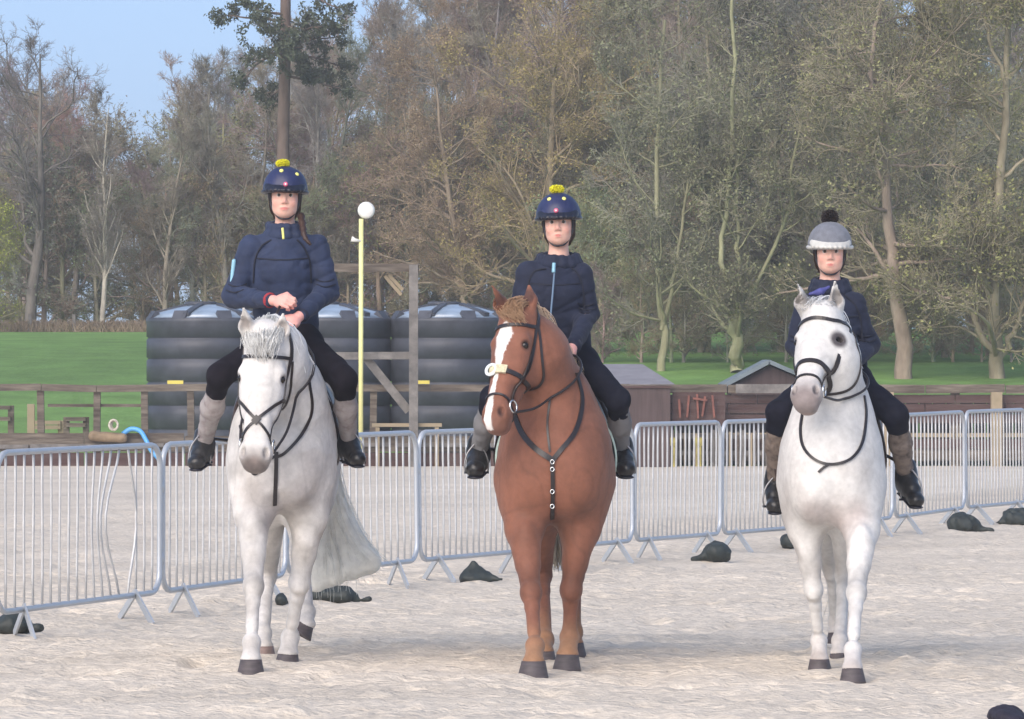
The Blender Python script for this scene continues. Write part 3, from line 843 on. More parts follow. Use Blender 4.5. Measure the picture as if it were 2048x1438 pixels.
place(protoA[1], at(775, 125), scale_for(60, 125), 'pale grey upright tree above the timber frame', (0.405, 0.388, 0.335), (0.352, 0.325, 0.290), rz=5.3, group=None)
# ivy at the left edge
place(protoI[0], at(-30, 118), .50, 'yellow green ivy covered bush at the extreme left edge', (0.299, 0.264, 0.175), (0.246, 0.246, 0.121), (0.370, 0.405, 0.104), rz=.3, name='bush', cat_='bush', group=None, sz=1.05)
# olive brown tree in the middle
big = bare_tree(10, 44, .34, 58, .04, .16, .17, .10, n2=9, n3=7, n4=4, leaf=30000, lsize=.030, lspread=.07)
place(big, at(1090, 117), scale_for(-70, 117) * 1.0, 'broad olive brown tree behind the middle rider', (0.299, 0.246, 0.175), (0.370, 0.290, 0.193), (0.344, 0.290, 0.130), rz=.2, group=None)
place(big, at(935, 120), scale_for(70, 120) * .98, 'dense reddish brown tree left of the broad olive one', (0.299, 0.246, 0.193), (0.370, 0.281, 0.219), (0.370, 0.290, 0.193), rz=2.2, group=None)
place(big, at(1245, 119), scale_for(-40, 119), 'dense grey olive tree right of the broad olive one', (0.281, 0.246, 0.193), (0.290, 0.264, 0.193), (0.246, 0.246, 0.147), rz=4.0, group=None)
# right hand trees with their own stems (drawn in metres around the base)
def stem_tree(bx, Y, stems, lab, barkc, twigc, leafcol, leaf=14000, r=(.12, .03), **kw):
    o = at(bx, Y); sc = Y / FPX
    def pt(px, py, dy=0.): return W(px, py, Y) + A(0, dy, 0) - o
    tr = []
    for st, r0, r1 in stems:
        pts = [pt(p[0], p[1], (p[2] if len(p) > 2 else 0)) for p in st]
        tr.append((pts, r0 * sc, r1 * sc))
    pr = bare_tree(8., trunks=tr, leaf=leaf, **kw)
    return place(pr, o, 1.0, lab, barkc, twigc, leafcol, rz=0, group=None)
stem_tree(1474, 97.5, [([(1474, 745), (1473, 690), (1472, 600)], 14, 10), ([(1472, 610), (1440, 530, -.2), (1452, 430, .1), (1468, 200), (1466, -60)], 6, 3.5),
                        ([(1473, 605), (1480, 500, .2), (1473, 390, .3), (1482, 250)], 6, 2), ([(1476, 608), (1500, 590), (1572, 440, .3), (1588, 330), (1603, 240, .2)], 5, 2)],
          'tree with a yellowish trunk forking into three stems between middle and right rider', (0.317, 0.317, 0.197), (0.281, 0.264, 0.193), (0.210, 0.219, 0.130), 7000, nl=36, lim=.2, ang=60, base=.3, n2=7, n3=6, n4=3)
stem_tree(1322, 98, [([(1322, 745), (1326, 660), (1318, 560), (1312, 300), (1330, 40)], 9, 3), ([(1323, 660), (1345, 560), (1372, 420), (1390, 200)], 5, 2)],
          'slim pale trunked tree above the grey roofed shed', (0.317, 0.303, 0.197), (0.264, 0.255, 0.193), (0.210, 0.219, 0.139), 7000, nl=30, lim=.24, ang=60, base=.25, n2=7, n3=6, n4=3)
stem_tree(1806, 96, [([(1808, 775), (1803, 680), (1790, 560), (1782, 440), (1772, 300), (1768, 170)], 19, 5), ([(1772, 300), (1740, 170), (1760, 20), (1765, -60)], 6, 3)],
          'tree with a thick pinkish grey trunk right behind the right rider', (0.303, 0.244, 0.197), (0.316, 0.281, 0.201), (0.264, 0.264, 0.139), 9000, nl=46, lim=.26, ang=80, up=.0, base=.12, n2=8, n3=6, n4=3)
stem_tree(1995, 96, [([(1996, 775), (1994, 720), (1985, 660), (2000, 500), (2005, 330), (2012, 150), (2018, -60)], 17, 5), ([(1994, 720), (1950, 640), (1900, 560, .4), (1880, 440)], 8, 3), ([(1998, 715), (2040, 640), (2070, 520)], 8, 3), ([(2012, 170), (1975, 60), (1960, -60)], 4, 3)],
          'bushy tree with many low limbs at the right edge behind the board fence', (0.291, 0.256, 0.185), (0.316, 0.281, 0.193), (0.281, 0.281, 0.130), 11000, nl=60, lim=.25, ang=65, up=.02, base=.1, n2=8, n3=6, n4=3)
stem_tree(1690, 103, [([(1690, 740), (1692, 500), (1680, 200), (1684, -60)], 8, 3)], 'slender olive tree directly above the right rider', (0.244, 0.221, 0.162), (0.281, 0.255, 0.193), (0.227, 0.237, 0.130), 9000, nl=44, lim=.27, ang=62, up=.03, base=.1, n2=8, n3=6, n4=3)
stem_tree(1890, 102, [([(1890, 740), (1895, 500), (1905, 200), (1898, -60)], 8, 3)], 'slender grey olive tree between the pinkish trunk and the right edge tree', (0.244, 0.221, 0.162), (0.299, 0.281, 0.210), (0.246, 0.255, 0.139), 9000, nl=44, lim=.27, ang=62, up=.03, base=.1, n2=8, n3=6, n4=3)
stem_tree(1560, 104, [([(1560, 740), (1562, 500), (1548, 200), (1552, -60)], 8, 3)], 'slender grey green tree left of the right rider helmet', (0.244, 0.221, 0.162), (0.264, 0.255, 0.210), (0.201, 0.219, 0.139), 9000, nl=44, lim=.27, ang=62, up=.03, base=.1, n2=8, n3=6, n4=3)
stem_tree(1400, 104, [([(1400, 740), (1402, 500), (1418, 200), (1408, -60)], 8, 3)], 'slender grey green tree left of the forked yellowish one', (0.244, 0.221, 0.162), (0.264, 0.246, 0.201), (0.201, 0.210, 0.130), 9000, nl=44, lim=.27, ang=62, up=.03, base=.1, n2=8, n3=6, n4=3)
# pine
def pine():
    Y = 119.; o = at(572, Y)
    def pt(px, py, dy=0.): return W(px, py, Y) + A(0, dy, 0) - o
    p = catmull([pt(572, 690), pt(570, 500), pt(566, 300), pt(570, 120), pt(572, -80), pt(575, -330)], 4)
    r = np.interp(np.arange(len(p)), [0, len(p) - 1], [.17, .09])
    V, F = tube(p, r, 10); tv = (V, np.array(tube(p, r, 10)[1][:-2])); S, D, L = [], [], []
    for k in range(38):
        py = random.uniform(-320, 175); z = pt(572, py)
        a = random.uniform(0, 2 * math.pi)
        S.append(z); D.append((math.cos(a), math.sin(a), random.uniform(-.25, .35))); L.append(random.uniform(.9, 1.75) * (1 if py < 120 else .8))
    S, D, L = np.array(S), np.array(D), np.array(L)
    P1, R1 = grow(S, D, L, np.full(len(L), .035), 6, .16, -.01)
    T = mesh('trunk', *cat([tv, tubes(P1, R1, 5)])); T.materials.append(M['bark'])
    S, D, L2, r = sprout(P1, R1, 9, .3, 1, 45, .35, .5, lens=L, rmin=.008)
    P2, R2 = grow(S, D, L2, r, 3, .2, .04)
    C = mesh('crown', *tubes(P2, R2, 3)); C.materials.append(M['twig'])
    V, F = leaves(P2[:, 1:], 24000, .042, .055)
    V[:, 2] += 0
    Lf = mesh('foliage', V, F, False); Lf.materials.append(M['leafc'])
    e = empty('pine_tree', o, 'tall pine with a reddish trunk and dark needles behind the left rider', 'tree')
    for nm, me, c in (('trunk', T, (.17, .125, .105)), ('crown', C, (.09, .08, .06)), ('foliage', Lf, (.085, .10, .065))):
        q = inst(nm, me, e); q.color = (*c, 1)
pine()
# little stakes at the edge of the wood
for px, pyt, lab in ((60, 628, 'pale wooden stake at the wood edge near the left border'), (148, 628, 'thin pale stake at the wood edge right of the pale stemmed bush')):
    Y = 119.6; b = at(px, Y); mb = MB(); mb.beam(b, (b[0], Y, CAMZ - (pyt - 700) * Y / FPX), .07, .07)
    tag(mb.obj('stake', M['greywood'], origin=b), lab, 'stake', 'stakes at the wood edge')

# ------------------------------------------------------------------ thin daylight haze
hm_ = bpy.data.materials.new('haze'); hm_.use_nodes = True; hm_.node_tree.nodes.clear()
vo = hm_.node_tree.nodes.new('ShaderNodeVolumePrincipled'); vo.inputs['Density'].default_value = HAZE
vo.inputs['Color'].default_value = (1.0, .97, .93, 1); vo.inputs['Anisotropy'].default_value = 0.2
ho_ = hm_.node_tree.nodes.new('ShaderNodeOutputMaterial'); hm_.node_tree.links.new(vo.outputs[0], ho_.inputs['Volume'])
mb = MB(); mb.box(-400, 400, -100, 900, -1.3, 26.0)
tag(mb.obj('haze', hm_), kind='stuff')

# ------------------------------------------------------------------ horses
def unit(v): v = np.asarray(v, float); return v / np.linalg.norm(v)
M['coat'] = mat('horse coat', attr=True, rough=.66, nscale=26, namt=.13, bump=.003, bscale=38, spec=.28, big=(4, .08), sheen=.1)
M['hair'] = mat('horse hair', objcol=True, rough=.6, nscale=14, namt=.15, spec=.4)
_nt = M['hair'].node_tree; _pb = _nt.nodes['Principled BSDF']; _tl = _nt.nodes.new('ShaderNodeBsdfTranslucent'); _ms = _nt.nodes.new('ShaderNodeMixShader')
_ms.inputs[0].default_value = .25; _out = [n for n in _nt.nodes if n.type == 'OUTPUT_MATERIAL'][0]
_nt.links.new(_pb.inputs['Base Color'].links[0].from_socket, _tl.inputs['Color']); _nt.links.new(_pb.outputs[0], _ms.inputs[1]); _nt.links.new(_tl.outputs[0], _ms.inputs[2]); _nt.links.new(_ms.outputs[0], _out.inputs['Surface'])
M['hoof'] = mat('hoof horn', (.085, .07, .072), .6, nscale=14, namt=.35, stretch=(1, 1, 4))
M['hoofpink'] = mat('pale hoof horn', (.24, .17, .15), .6, nscale=14, namt=.3)
M['leather'] = mat('black bridle leather', (.022, .017, .018), .38, nscale=30, namt=.3)
M['brownleather'] = mat('dark brown saddle leather', (.045, .026, .022), .4, nscale=12, namt=.35, bump=.002)
M['metal'] = mat('bright bit metal', (.75, .75, .74), .22, metal=.9, nscale=20, namt=.1)
M['paddark'] = mat('dark saddle pad', (.02, .028, .03), .9, nscale=30, namt=.3)
M['padedge'] = mat('pale mint pad binding', (.50, .66, .62), .8, nscale=30, namt=.2)
M['padpurple'] = mat('purple blue pad binding', (.09, .08, .30), .8, nscale=30, namt=.3)
M['creampad'] = mat('cream sheepskin', (.62, .56, .38), .95, nscale=60, namt=.3, bump=.004, bscale=80)
M['padwhite'] = mat('white pad binding', (.72, .78, .80), .8, nscale=30, namt=.1)

def strap(sdf, pts, w, t, parent, name, m, off=.006, snap=True, closed=False, n=10, lift=None):
    P = catmull(pts, n, closed)
    w = w * .82
    if snap == 'front': P, N = sdf.front(P, off)
    elif snap: P, N = sdf.snap(P, off)
    else: N = np.tile(A(0, -1., 0), (len(P), 1)) if lift is None else np.tile(unit(lift), (len(P), 1))
    if snap:
        for _ in range(2):
            Q = P.copy(); Q[1:-1] = (P[:-2] + 2 * P[1:-1] + P[2:]) / 4; P = Q
    T = np.roll(P, -1, 0) - np.roll(P, 1, 0) if closed else np.gradient(P, axis=0)
    T /= np.linalg.norm(T, axis=1)[:, None] + 1e-9
    B = np.cross(T, N); B /= np.linalg.norm(B, axis=1)[:, None] + 1e-9
    N = np.cross(B, T)
    q = np.stack([P + B * w / 2 + N * t / 2, P - B * w / 2 + N * t / 2, P - B * w / 2 - N * t / 2, P + B * w / 2 - N * t / 2], 1)
    k = len(P); V = q.reshape(-1, 3); mm = k if closed else k - 1
    F = [(i * 4 + j, i * 4 + (j + 1) % 4, ((i + 1) % k) * 4 + (j + 1) % 4, ((i + 1) % k) * 4 + j) for i in range(mm) for j in range(4)]
    if not closed: F += [(3, 2, 1, 0), ((k - 1) * 4, (k - 1) * 4 + 1, (k - 1) * 4 + 2, (k - 1) * 4 + 3)]
    return obj(name, V, F, m, parent, False)

def lie(h, pts, off=.006):
    P, N = h['s'].snap(np.array(pts), off); return P
def hair(name, roots, guide, n, parent, colour, r=.004, spread=.03, clump=.012, wig=.01, sdf=None, nseg=8, lenvar=.25, endspread=None):
    """roots: polyline of origins; guide(t)->list of control points for the root at t"""
    G = 24; gs = [catmull(guide(i / (G - 1)), 6) for i in range(G)]
    gs = [np.stack([np.interp(np.linspace(0, 1, nseg), np.linspace(0, 1, len(g_)), g_[:, q]) for q in range(3)], -1) for g_ in gs]
    gs = np.array(gs)
    t = rng.uniform(0, 1, n) * (G - 1); i = np.minimum(t.astype(int), G - 2); f = (t - i)[:, None, None]
    P = gs[i] * (1 - f) + gs[i + 1] * f
    L = 1 - rng.uniform(0, lenvar, n)
    u = np.linspace(0, 1, nseg)
    q = u[None] * L[:, None] * (nseg - 1); j = np.minimum(q.astype(int), nseg - 2); ff = (q - j)[..., None]
    ii = np.arange(n)[:, None]
    P = P[ii, j] * (1 - ff) + P[ii, j + 1] * ff
    off = rng.normal(0, 1, (n, 1, 3)) * (clump + ((endspread if endspread is not None else spread) - clump) * u[None, :, None])
    P = P + off + np.cumsum(rng.normal(0, wig, (n, nseg, 3)), 1) * u[None, :, None]
    R = r * np.interp(u, [0, .3, 1], [1, 1, .35])[None] * rng.uniform(.6, 1.3, (n, 1))
    V, F = tubes(P, R, 3)
    o = obj(name, V, F, M['hair'], parent, True); o.color = (*colour, 1); return o

def horse(cfg):
    """cfg: world-space joints read off the photograph with a depth for each"""
    s = SDF()
    C0 = A(*cfg['chest'])                 # centre of the chest, front surface near C0.y - .25
    ax = unit(A(cfg['turn'], 1, 0))       # from chest to rump
    lat = A(ax[1], -ax[0], 0)             # animal's left (screen right)
    up = A(0, 0, 1.)
    Rb = np.stack([lat, ax, up], 1)
    cw = cfg['cw']                        # half width of the chest
    z0 = C0[2]
    B = lambda l, a, z: C0 + lat * l + ax * a + A(0, 0, z)
    s.ell(B(0, .16, .03), (cw * .92, .34, .35), Rb, .08)
    s.cone(B(0, .35, .0), B(0, 1.05, .02), cw * 1.0, cw * cfg.get('barrel', 1.06), .12, (lat, 1.0))
    s.ell(B(0, 1.45, .07), (cw * .98, .40, .34), Rb, .12)
    s.ell(B(0, .60, .30), (.13, .36, .13), Rb, .14)
    s.ell(B(0, .85, .22), (.20, .5, .14), Rb, .14)
    for q in (-1, 1):
        s.ell(B(q * cw * .58, .17, -.02), (cw * .45, .22, .32), Rb, .07)            # shoulder
        s.ell(B(q * cw * .37, -.030, -.10), (cw * .36, .12, .18), Rb, .12)           # breast muscle
        s.ell(B(q * cw * .50, 1.55, -.10), (cw * .52, .27, .36), Rb, .10)            # thigh
    s.cone(B(0, -.23, .06), B(0, -.22, -.26), .016, .024, .06, sub=True)
    # neck
    nk = [A(*p) for p in cfg['neck']]; nr = cfg['neckr']
    for i in range(len(nk) - 1):
        s.cone(nk[i], nk[i + 1], nr[i], nr[i + 1], .10, (lat, 1.22))
    # front legs: shoulder, elbow/forearm, knee, cannon, fetlock, pastern, coronet
    hoofs = []
    for leg in cfg['legs']:
        J = [A(*p) for p in leg['J']]; sc = leg.get('s', 1.0)
        if leg['front']:
            r = [.125, .100, .062, .058, .041, .040, .050, .040, .052]
            a, e_, k, f, h = J       # shoulder, elbow, knee, fetlock, hoof top
            s.cone(a + A(0, .10, .03), e_, cw * .42, .092 * sc, .12)
            mid = e_ * .45 + k * .55
            s.ell(e_ * .78 + k * .22 + A(0, -.05, 0), (.055 * sc, .050 * sc, .11 * sc), k=.04)
            s.cone(e_, mid, .092 * sc, .064 * sc, .04).cone(mid, k, .061 * sc, .050 * sc, .025)
            s.ell(k + A(0, -.012, 0), (.056 * sc, .055 * sc, .066 * sc), k=.02)
            c1 = k * .72 + f * .28; c2 = k * .25 + f * .75
            s.cone(k, c1, .048 * sc, .037 * sc, .02).cone(c1, c2, .035 * sc, .035 * sc, .02)
            s.cone(c1 + A(0, .034, 0), f + A(0, .034, 0), .019 * sc, .024 * sc, .012)
            s.ell(k + A(0, -.045, -.02), (.036 * sc, .022 * sc, .035 * sc), k=.02)
        else:
            a, e_, k, f, h = J       # hip, stifle, hock, fetlock, hoof top
            s.cone(a, e_, .17, .12, .08).cone(e_, k, .115 * sc, .055 * sc, .05)
            s.ell(k + A(0, .01, 0), (.052 * sc, .07 * sc, .07 * sc), k=.025).cone(k + A(0, .05, .03), k + A(0, .01, -.06), .03, .035, .03)
            c1 = k * .75 + f * .25
            s.cone(k, c1, .050 * sc, .041 * sc, .02).cone(c1, f, .040 * sc, .042 * sc, .02)
        s.ell(f + A(0, .008, 0), (.050 * sc, .056 * sc, .052 * sc), k=.03)
        s.cone(f, h, .042 * sc, .050 * sc, .02)
        s.ell(h, (.056 * sc, .060 * sc, .026), k=.015)
        hoofs.append((h, unit(leg.get('dir', (0, -.35, -1))), leg.get('yaw', 0.), leg.get('hs', 1.0), leg.get('hm', 'hoof'), leg.get('flat', True)))
    nbody = len(s.p)
    # head
    pl = A(*cfg['poll']); d = unit(A(*cfg['nose']) - pl); hs = cfg['hs']; Ln = np.linalg.norm(A(*cfg['nose']) - pl)
    f = A(*cfg['face']); f = unit(f - d * (f @ d)); l = np.cross(d, f)         # l: screen right when facing us
    if l[0] < 0: l = -l
    Rh = np.stack([l, f, d], 1)
    ls = Ln / .62
    H = lambda a, b, c: pl + l * a * hs + f * b * hs + d * c * ls
    E = lambda a, b, c, ra, rb, rc, k=.03, sub=False: s.ell(H(a, b, c), (ra * hs, rb * hs, rc * ls), Rh, k * hs, sub)
    K = lambda a, b, ra, rb, k=.03, flat=None: s.cone(H(*a), H(*b), ra * hs, rb * hs, k * hs, flat)
    E(0, -.10, .03, .078, .10, .085, .04)
    K((0, -.085, .06), (0, -.085, .24), .082, .086, .04)
    E(0, -.055, .14, .092, .05, .12, .03)                    # broad forehead
    K((0, -.062, .22), (0, -.050, .50), .064, .047, .04)     # nasal bone
    K((-.028, -.05, .24), (-.022, -.035, .5), .035, .03, .03); K((.028, -.05, .24), (.022, -.035, .5), .035, .03, .03)
    for q in (-1, 1):
        E(q * .050, -.155, .20, .045, .105, .12, .05)        # jowl
        E(q * .078, -.055, .155, .030, .035, .040, .025)     # brow ridge
        E(q * .066, -.075, .27, .022, .03, .10, .03)         # facial crest
        E(q * .040, -.045, .545, .034, .045, .050, .025)     # nostril flare
    K((0, -.17, .27), (0, -.105, .52), .056, .043, .04)
    E(0, -.058, .555, .060, .056, .060, .035)
    E(0, -.072, .600, .054, .048, .036, .025)                # lips
    E(0, -.112, .575, .042, .034, .034, .03)                 # chin
    for q in (-1, 1):
        E(q * .052, -.006, .552, .012, .024, .026, .012, True)      # nostril
        E(q * .108, -.045, .178, .020, .022, .017, .012, True)     # eye socket
    E(0, -.085, .645, .05, .08, .006, .01, True)
    ears = []
    for q, tip in zip((-1, 1), cfg['ears']):
        a = H(q * .062, -.085, -.02); b = A(*tip); m_ = a * .55 + b * .45 + l * q * .006
        ed = unit(b - a)
        s.cone(a, m_, .034 * hs, .040 * hs, .02, (f, 1.35)).cone(m_, b, .040 * hs, .007 * hs, .01, (f, 1.35))
        ff = unit(f + l * q * .35)
        s.cone(a * .75 + b * .25 + ff * .036 * hs, m_ + ff * .036 * hs, .018 * hs, .024 * hs, .008, sub=True)
        s.cone(m_ + ff * .036 * hs, a * .12 + b * .88 + ff * .022 * hs, .024 * hs, .008 * hs, .008, sub=True)
        ears.append((a, b, ff))
    hp = H
    V, F = s.mesh(.0095, mod=lambda P, v: v + (.006 * vnoise(P, 6.5, cfg.get('seed', 2)) - .004 * (1 - np.abs(vnoise(P * A(1, 1, .6), 9, 12))) ** 4 + .003 * vnoise(P, 17, 4)) * np.clip((P[:, 2] - .5) / .5, .25, 1) * np.clip((P[:, 1] - H(0, -.12, 0)[1]) / .1, .15, 1))
    # body roots
    e = empty('horse', (C0[0], C0[1] + .5, 0), cfg['label'], 'horse', 'horses ridden side by side')
    col = np.tile(A(*cfg['coat']), (len(V), 1))
    n1 = vnoise(V, 5, 3)[:, None]; n2 = vnoise(V, 2.2, 7)[:, None]
    col = col * (1 + .05 * n1 + .05 * n2)
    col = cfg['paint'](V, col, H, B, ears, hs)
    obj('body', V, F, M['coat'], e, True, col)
    for q in (-1, 1):
        c = H(q * .094, -.053, .176); mb = MB()
        u = unit(l * q + f * .35)
        Vv, Ff = tube([c - u * .018 * hs, c - u * .008 * hs, c + u * .004 * hs, c + u * .011 * hs, c + u * .014 * hs], [.010 * hs, .019 * hs, .018 * hs, .010 * hs, .003 * hs], 14)
        mb.add(Vv, Ff); mb.obj('eye', M['eye'], e, True)
    for (h, dr, yaw, hsz, hm, fl) in hoofs:
        top, bot = .056 * hsz, .074 * hsz
        hh = .085 * hsz
        S = 20; th = np.arange(S) * 2 * math.pi / S
        fw = A(math.sin(yaw), -math.cos(yaw), 0); rt = A(math.cos(yaw), math.sin(yaw), 0)
        if fl: dn = A(0, 0, -1.)
        else: dn = dr
        fw = unit(fw - dn * (fw @ dn)); rt = np.cross(dn, fw)
        rings = []
        for q_, (r_, zz_, sh) in enumerate([(top * .9, -.012, 0), (top, .0, 0), (top * 1.06, .2, .004), (bot * .96, .8, .026), (bot, 1.0, .034), (bot * .9, 1.0, .034), (bot * .6, .93, .03)]):
            cc = h + dn * hh * zz_ + fw * sh * hsz
            rings.append(np.array([cc + (fw * math.cos(t) * (1.08 if math.cos(t) > 0 else .85) + rt * math.sin(t)) * r_ for t in th]))
        Vh = np.concatenate(rings); k = len(rings)
        Fh = [(i * S + j, i * S + (j + 1) % S, (i + 1) * S + (j + 1) % S, (i + 1) * S + j) for i in range(k - 1) for j in range(S)] + [tuple(range(S)), tuple(range((k - 1) * S, k * S))]
        obj('hoof', Vh, Fh, M[hm], e, True)
    sb = SDF(); sb.p = s.p[:nbody]
    return dict(e=e, s=s, sb=sb, H=H, B=B, l=l, f=f, d=d, hs=hs, ls=ls, ears=ears, lat=lat, ax=ax, C0=C0, cw=cw, poll=pl)

def bridle(h, lab, grackle=False, rings=True, browstyle=None, noseC=.33, white_nose=False):
    s, H = h['s'], h['H']; root = H(0, 0, .2)
    e = empty('bridle', root, lab, 'bridle')
    m = M['leather']
    # browband
    strap(s, [H(-.10, -.10, .055), H(-.085, -.03, .075), H(0, .02, .085), H(.085, -.03, .075), H(.10, -.10, .055)], .022, .006, e, 'browband', m)
    strap(s, [H(-.10, -.11, .06), H(-.07, -.11, -.02), H(0, -.09, -.06), H(.07, -.11, -.02), H(.10, -.11, .06)], .024, .006, e, 'headpiece', m)
    for q in (-1, 1):
        strap(s, [H(q * .10, -.105, .06), H(q * .105, -.10, .18), H(q * .085, -.09, .32), H(q * .065, -.075, .47)], .018, .006, e, 'cheekpiece', m)
        strap(s, [H(q * .10, -.12, .06), H(q * .10, -.17, .15), H(q * .08, -.24, .24), H(q * .02, -.26, .27)], .016, .005, e, 'throatlash', m)
        if not grackle:
            strap(s, [H(q * .10, -.10, .07), H(q * .10, -.11, .2), H(q * .085, -.11, noseC)], .014, .005, e, 'noseband_strap', m)
    if grackle:
        c0 = H(0, .0, .40)
        for q in (-1, 1):
            strap(s, [H(0, .01, .395), H(q * .05, -.01, .34), H(q * .09, -.08, .27), H(q * .07, -.20, .24)], .020, .006, e, 'upper_noseband', m)
            strap(s, [H(0, .01, .395), H(q * .045, .0, .44), H(q * .06, -.06, .49), H(q * .045, -.13, .53)], .016, .006, e, 'lower_noseband', m)
        strap(s, [H(-.012, .01, .385), H(0, .01, .395), H(.012, .01, .405)], .05, .012, e, 'crossing_pad', m)
    else:
        strap(s, [H(0, .0, noseC), H(.06, -.01, noseC + .005), H(.085, -.09, noseC + .01), H(.05, -.20, noseC), H(-.05, -.20, noseC), H(-.085, -.09, noseC + .01), H(-.06, -.01, noseC + .005)], .030, .008, e, 'noseband', m, closed=True)
        strap(s, [H(0, .0, .46), H(.05, -.02, .47), H(.06, -.08, .50), H(.03, -.14, .53), H(-.03, -.14, .53), H(-.06, -.08, .5), H(-.05, -.02, .47)], .014, .006, e, 'flash_strap', m, closed=True)
    for q in (-1, 1):
        c = H(q * .074, -.07, .50); mb = MB()
        pts = [c + h['f'] * math.cos(a) * .032 + h['d'] * math.sin(a) * .032 for a in np.linspace(0, 2 * math.pi, 18, endpoint=False)]
        mb.tube(pts, .0055, 6, True); mb.obj('bit_ring', M['metal'], e, True)
    return e, [H(q * .076, -.08, .53) for q in (-1, 1)]

def line(name, pts, r, m, parent, S=6, n=8):
    V, F = tube(catmull(pts, n), r, S); return obj(name, V, F, m, parent, True)

def saddle(h, lab, edge, knee=None, padm='paddark', seat_a=.95):
    """pad, flaps and stirrup leathers wrapped over the back"""
    s, B = h['s'], h['B']; c = B(0, seat_a, .3)
    e = empty('saddle', c, lab, 'saddle')
    lat, ax = h['lat'], h['ax']; cw = h['cw']
    def shell(off, th, a0, a1, zl, name, m, sub=None, rnd=.1):
        D, lo, axs = s_body.field(.016, pad=.12)
        G = np.stack(np.meshgrid(*axs, indexing='ij'), -1) - h['C0']
        l_ = G @ lat; a_ = G @ ax; z_ = G[..., 2]
        D = np.abs(D - off) - th
        zz = zl + .12 * ((a_ - (a0 + a1) / 2) / ((a1 - a0) / 2)) ** 2
        box = np.maximum(np.maximum(a0 + .12 * (z_ - .1) * -1 - a_, a_ - a1), zz - z_)
        D = np.maximum(D, box)
        V, F = nets(D.astype(np.float32), lo, .016)
        return obj(name, V, F, m, sub or e, True)
    s_body = SDF(); s_body.p = s.p[:11]
    pad = shell(.02, .012, .48, 1.28, -.14, 'saddle_pad', M[padm])
    shell(.045, .012, .60, 1.08, -.10, 'flap', M['brownleather'])
    # bindings along the front edge of the pad on both sides
    for q in (-1, 1):
        pts = []
        for z in np.linspace(.40, -.10, 7):
            pts.append(B(q * (cw + .1) * (1 if z < .25 else .55), .48 + .12 * (.1 - z), z))
        P, N = s_body.snap(np.array(pts), .036)
        for k, (mm, o_) in enumerate(edge):
            strap(s_body, P + ax * o_, .020, .01, e, 'binding', M[mm], off=.037, n=5)
    V, F = SDF().ell(B(0, seat_a, .42), (.15, .30, .09), np.stack([lat, ax, A(0, 0, 1)], 1), .05).ell(B(0, seat_a - .26, .47), (.10, .06, .09), k=.06).ell(B(0, seat_a + .28, .48), (.15, .07, .08), k=.06).mesh(.014)
    obj('seat', V, F, M['brownleather'], e, True)
    return e

def reins(h, bit, hands, lab, m='leather', sag=.05):
    e = empty('reins', bit[0], lab, 'reins')
    for b, hd in zip(bit, hands):
        hd = A(*hd); mid = (b + hd) / 2; side = 1 if b is bit[1] else -1
        q1 = b * .72 + hd * .28 + h['lat'] * side * .05 + A(0, 0, -sag); q2 = b * .35 + hd * .65 + h['lat'] * side * .06 + A(0, 0, -sag)
        P = catmull([b, q1, q2, hd], 8)
        d = h['s'](P); g = h['s'].grad(P)
        P = P + g * np.clip(.012 - d, 0, .3)[:, None] * (np.arange(len(P)) > 1)[:, None]
        V, F = tube(P, .0075, 6); obj('rein', V, F, M[m], e, True)
    return e

# ---- left grey
WH = (.67, .645, .615)
def paint_left(V, col, H, B, ears, hs):
    z = V[:, 2]
    col = paint(V, col, H(0, -.05, .615), .14, (.15, .12, .11), .6, .95)
    col = paint(V, col, H(0, .0, .60), .035, (.34, .27, .24), .8, .5)
    col = paint(V, col, H(0, -.0, .38), .10, (.50, .47, .45), .9, .6, (.7, 1, 1.6))
    for q in (-1, 1):
        col = paint(V, col, H(q * .053, -.004, .553), .026, (.05, .04, .04), .7, 1.0, (.75, 1, 1.25))
        col = paint(V, col, H(q * .10, -.05, .178), .040, (.13, .11, .11), .6, .9)
    for a, b, ff in ears: col = paint(V, col, a * .5 + b * .5 + ff * .02, .05, (.30, .26, .24), .5, .8)
    # skin showing grey in the creases between chest and forelegs, dapples
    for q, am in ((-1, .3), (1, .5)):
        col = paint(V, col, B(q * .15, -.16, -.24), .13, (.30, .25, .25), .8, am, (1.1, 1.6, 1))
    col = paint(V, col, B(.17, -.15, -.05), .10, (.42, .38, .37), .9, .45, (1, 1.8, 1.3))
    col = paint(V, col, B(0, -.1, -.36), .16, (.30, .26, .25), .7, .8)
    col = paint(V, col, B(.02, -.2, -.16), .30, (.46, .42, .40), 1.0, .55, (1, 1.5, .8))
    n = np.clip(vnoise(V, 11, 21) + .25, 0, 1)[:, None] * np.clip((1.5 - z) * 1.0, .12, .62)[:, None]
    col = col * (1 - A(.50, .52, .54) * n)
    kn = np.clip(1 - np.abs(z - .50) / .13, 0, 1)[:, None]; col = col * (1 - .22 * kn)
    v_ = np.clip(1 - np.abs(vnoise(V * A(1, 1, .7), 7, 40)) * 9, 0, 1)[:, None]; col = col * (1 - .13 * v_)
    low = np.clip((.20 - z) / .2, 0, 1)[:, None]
    return col * (1 - low * .25) + A(.30, .24, .19) * low * .25
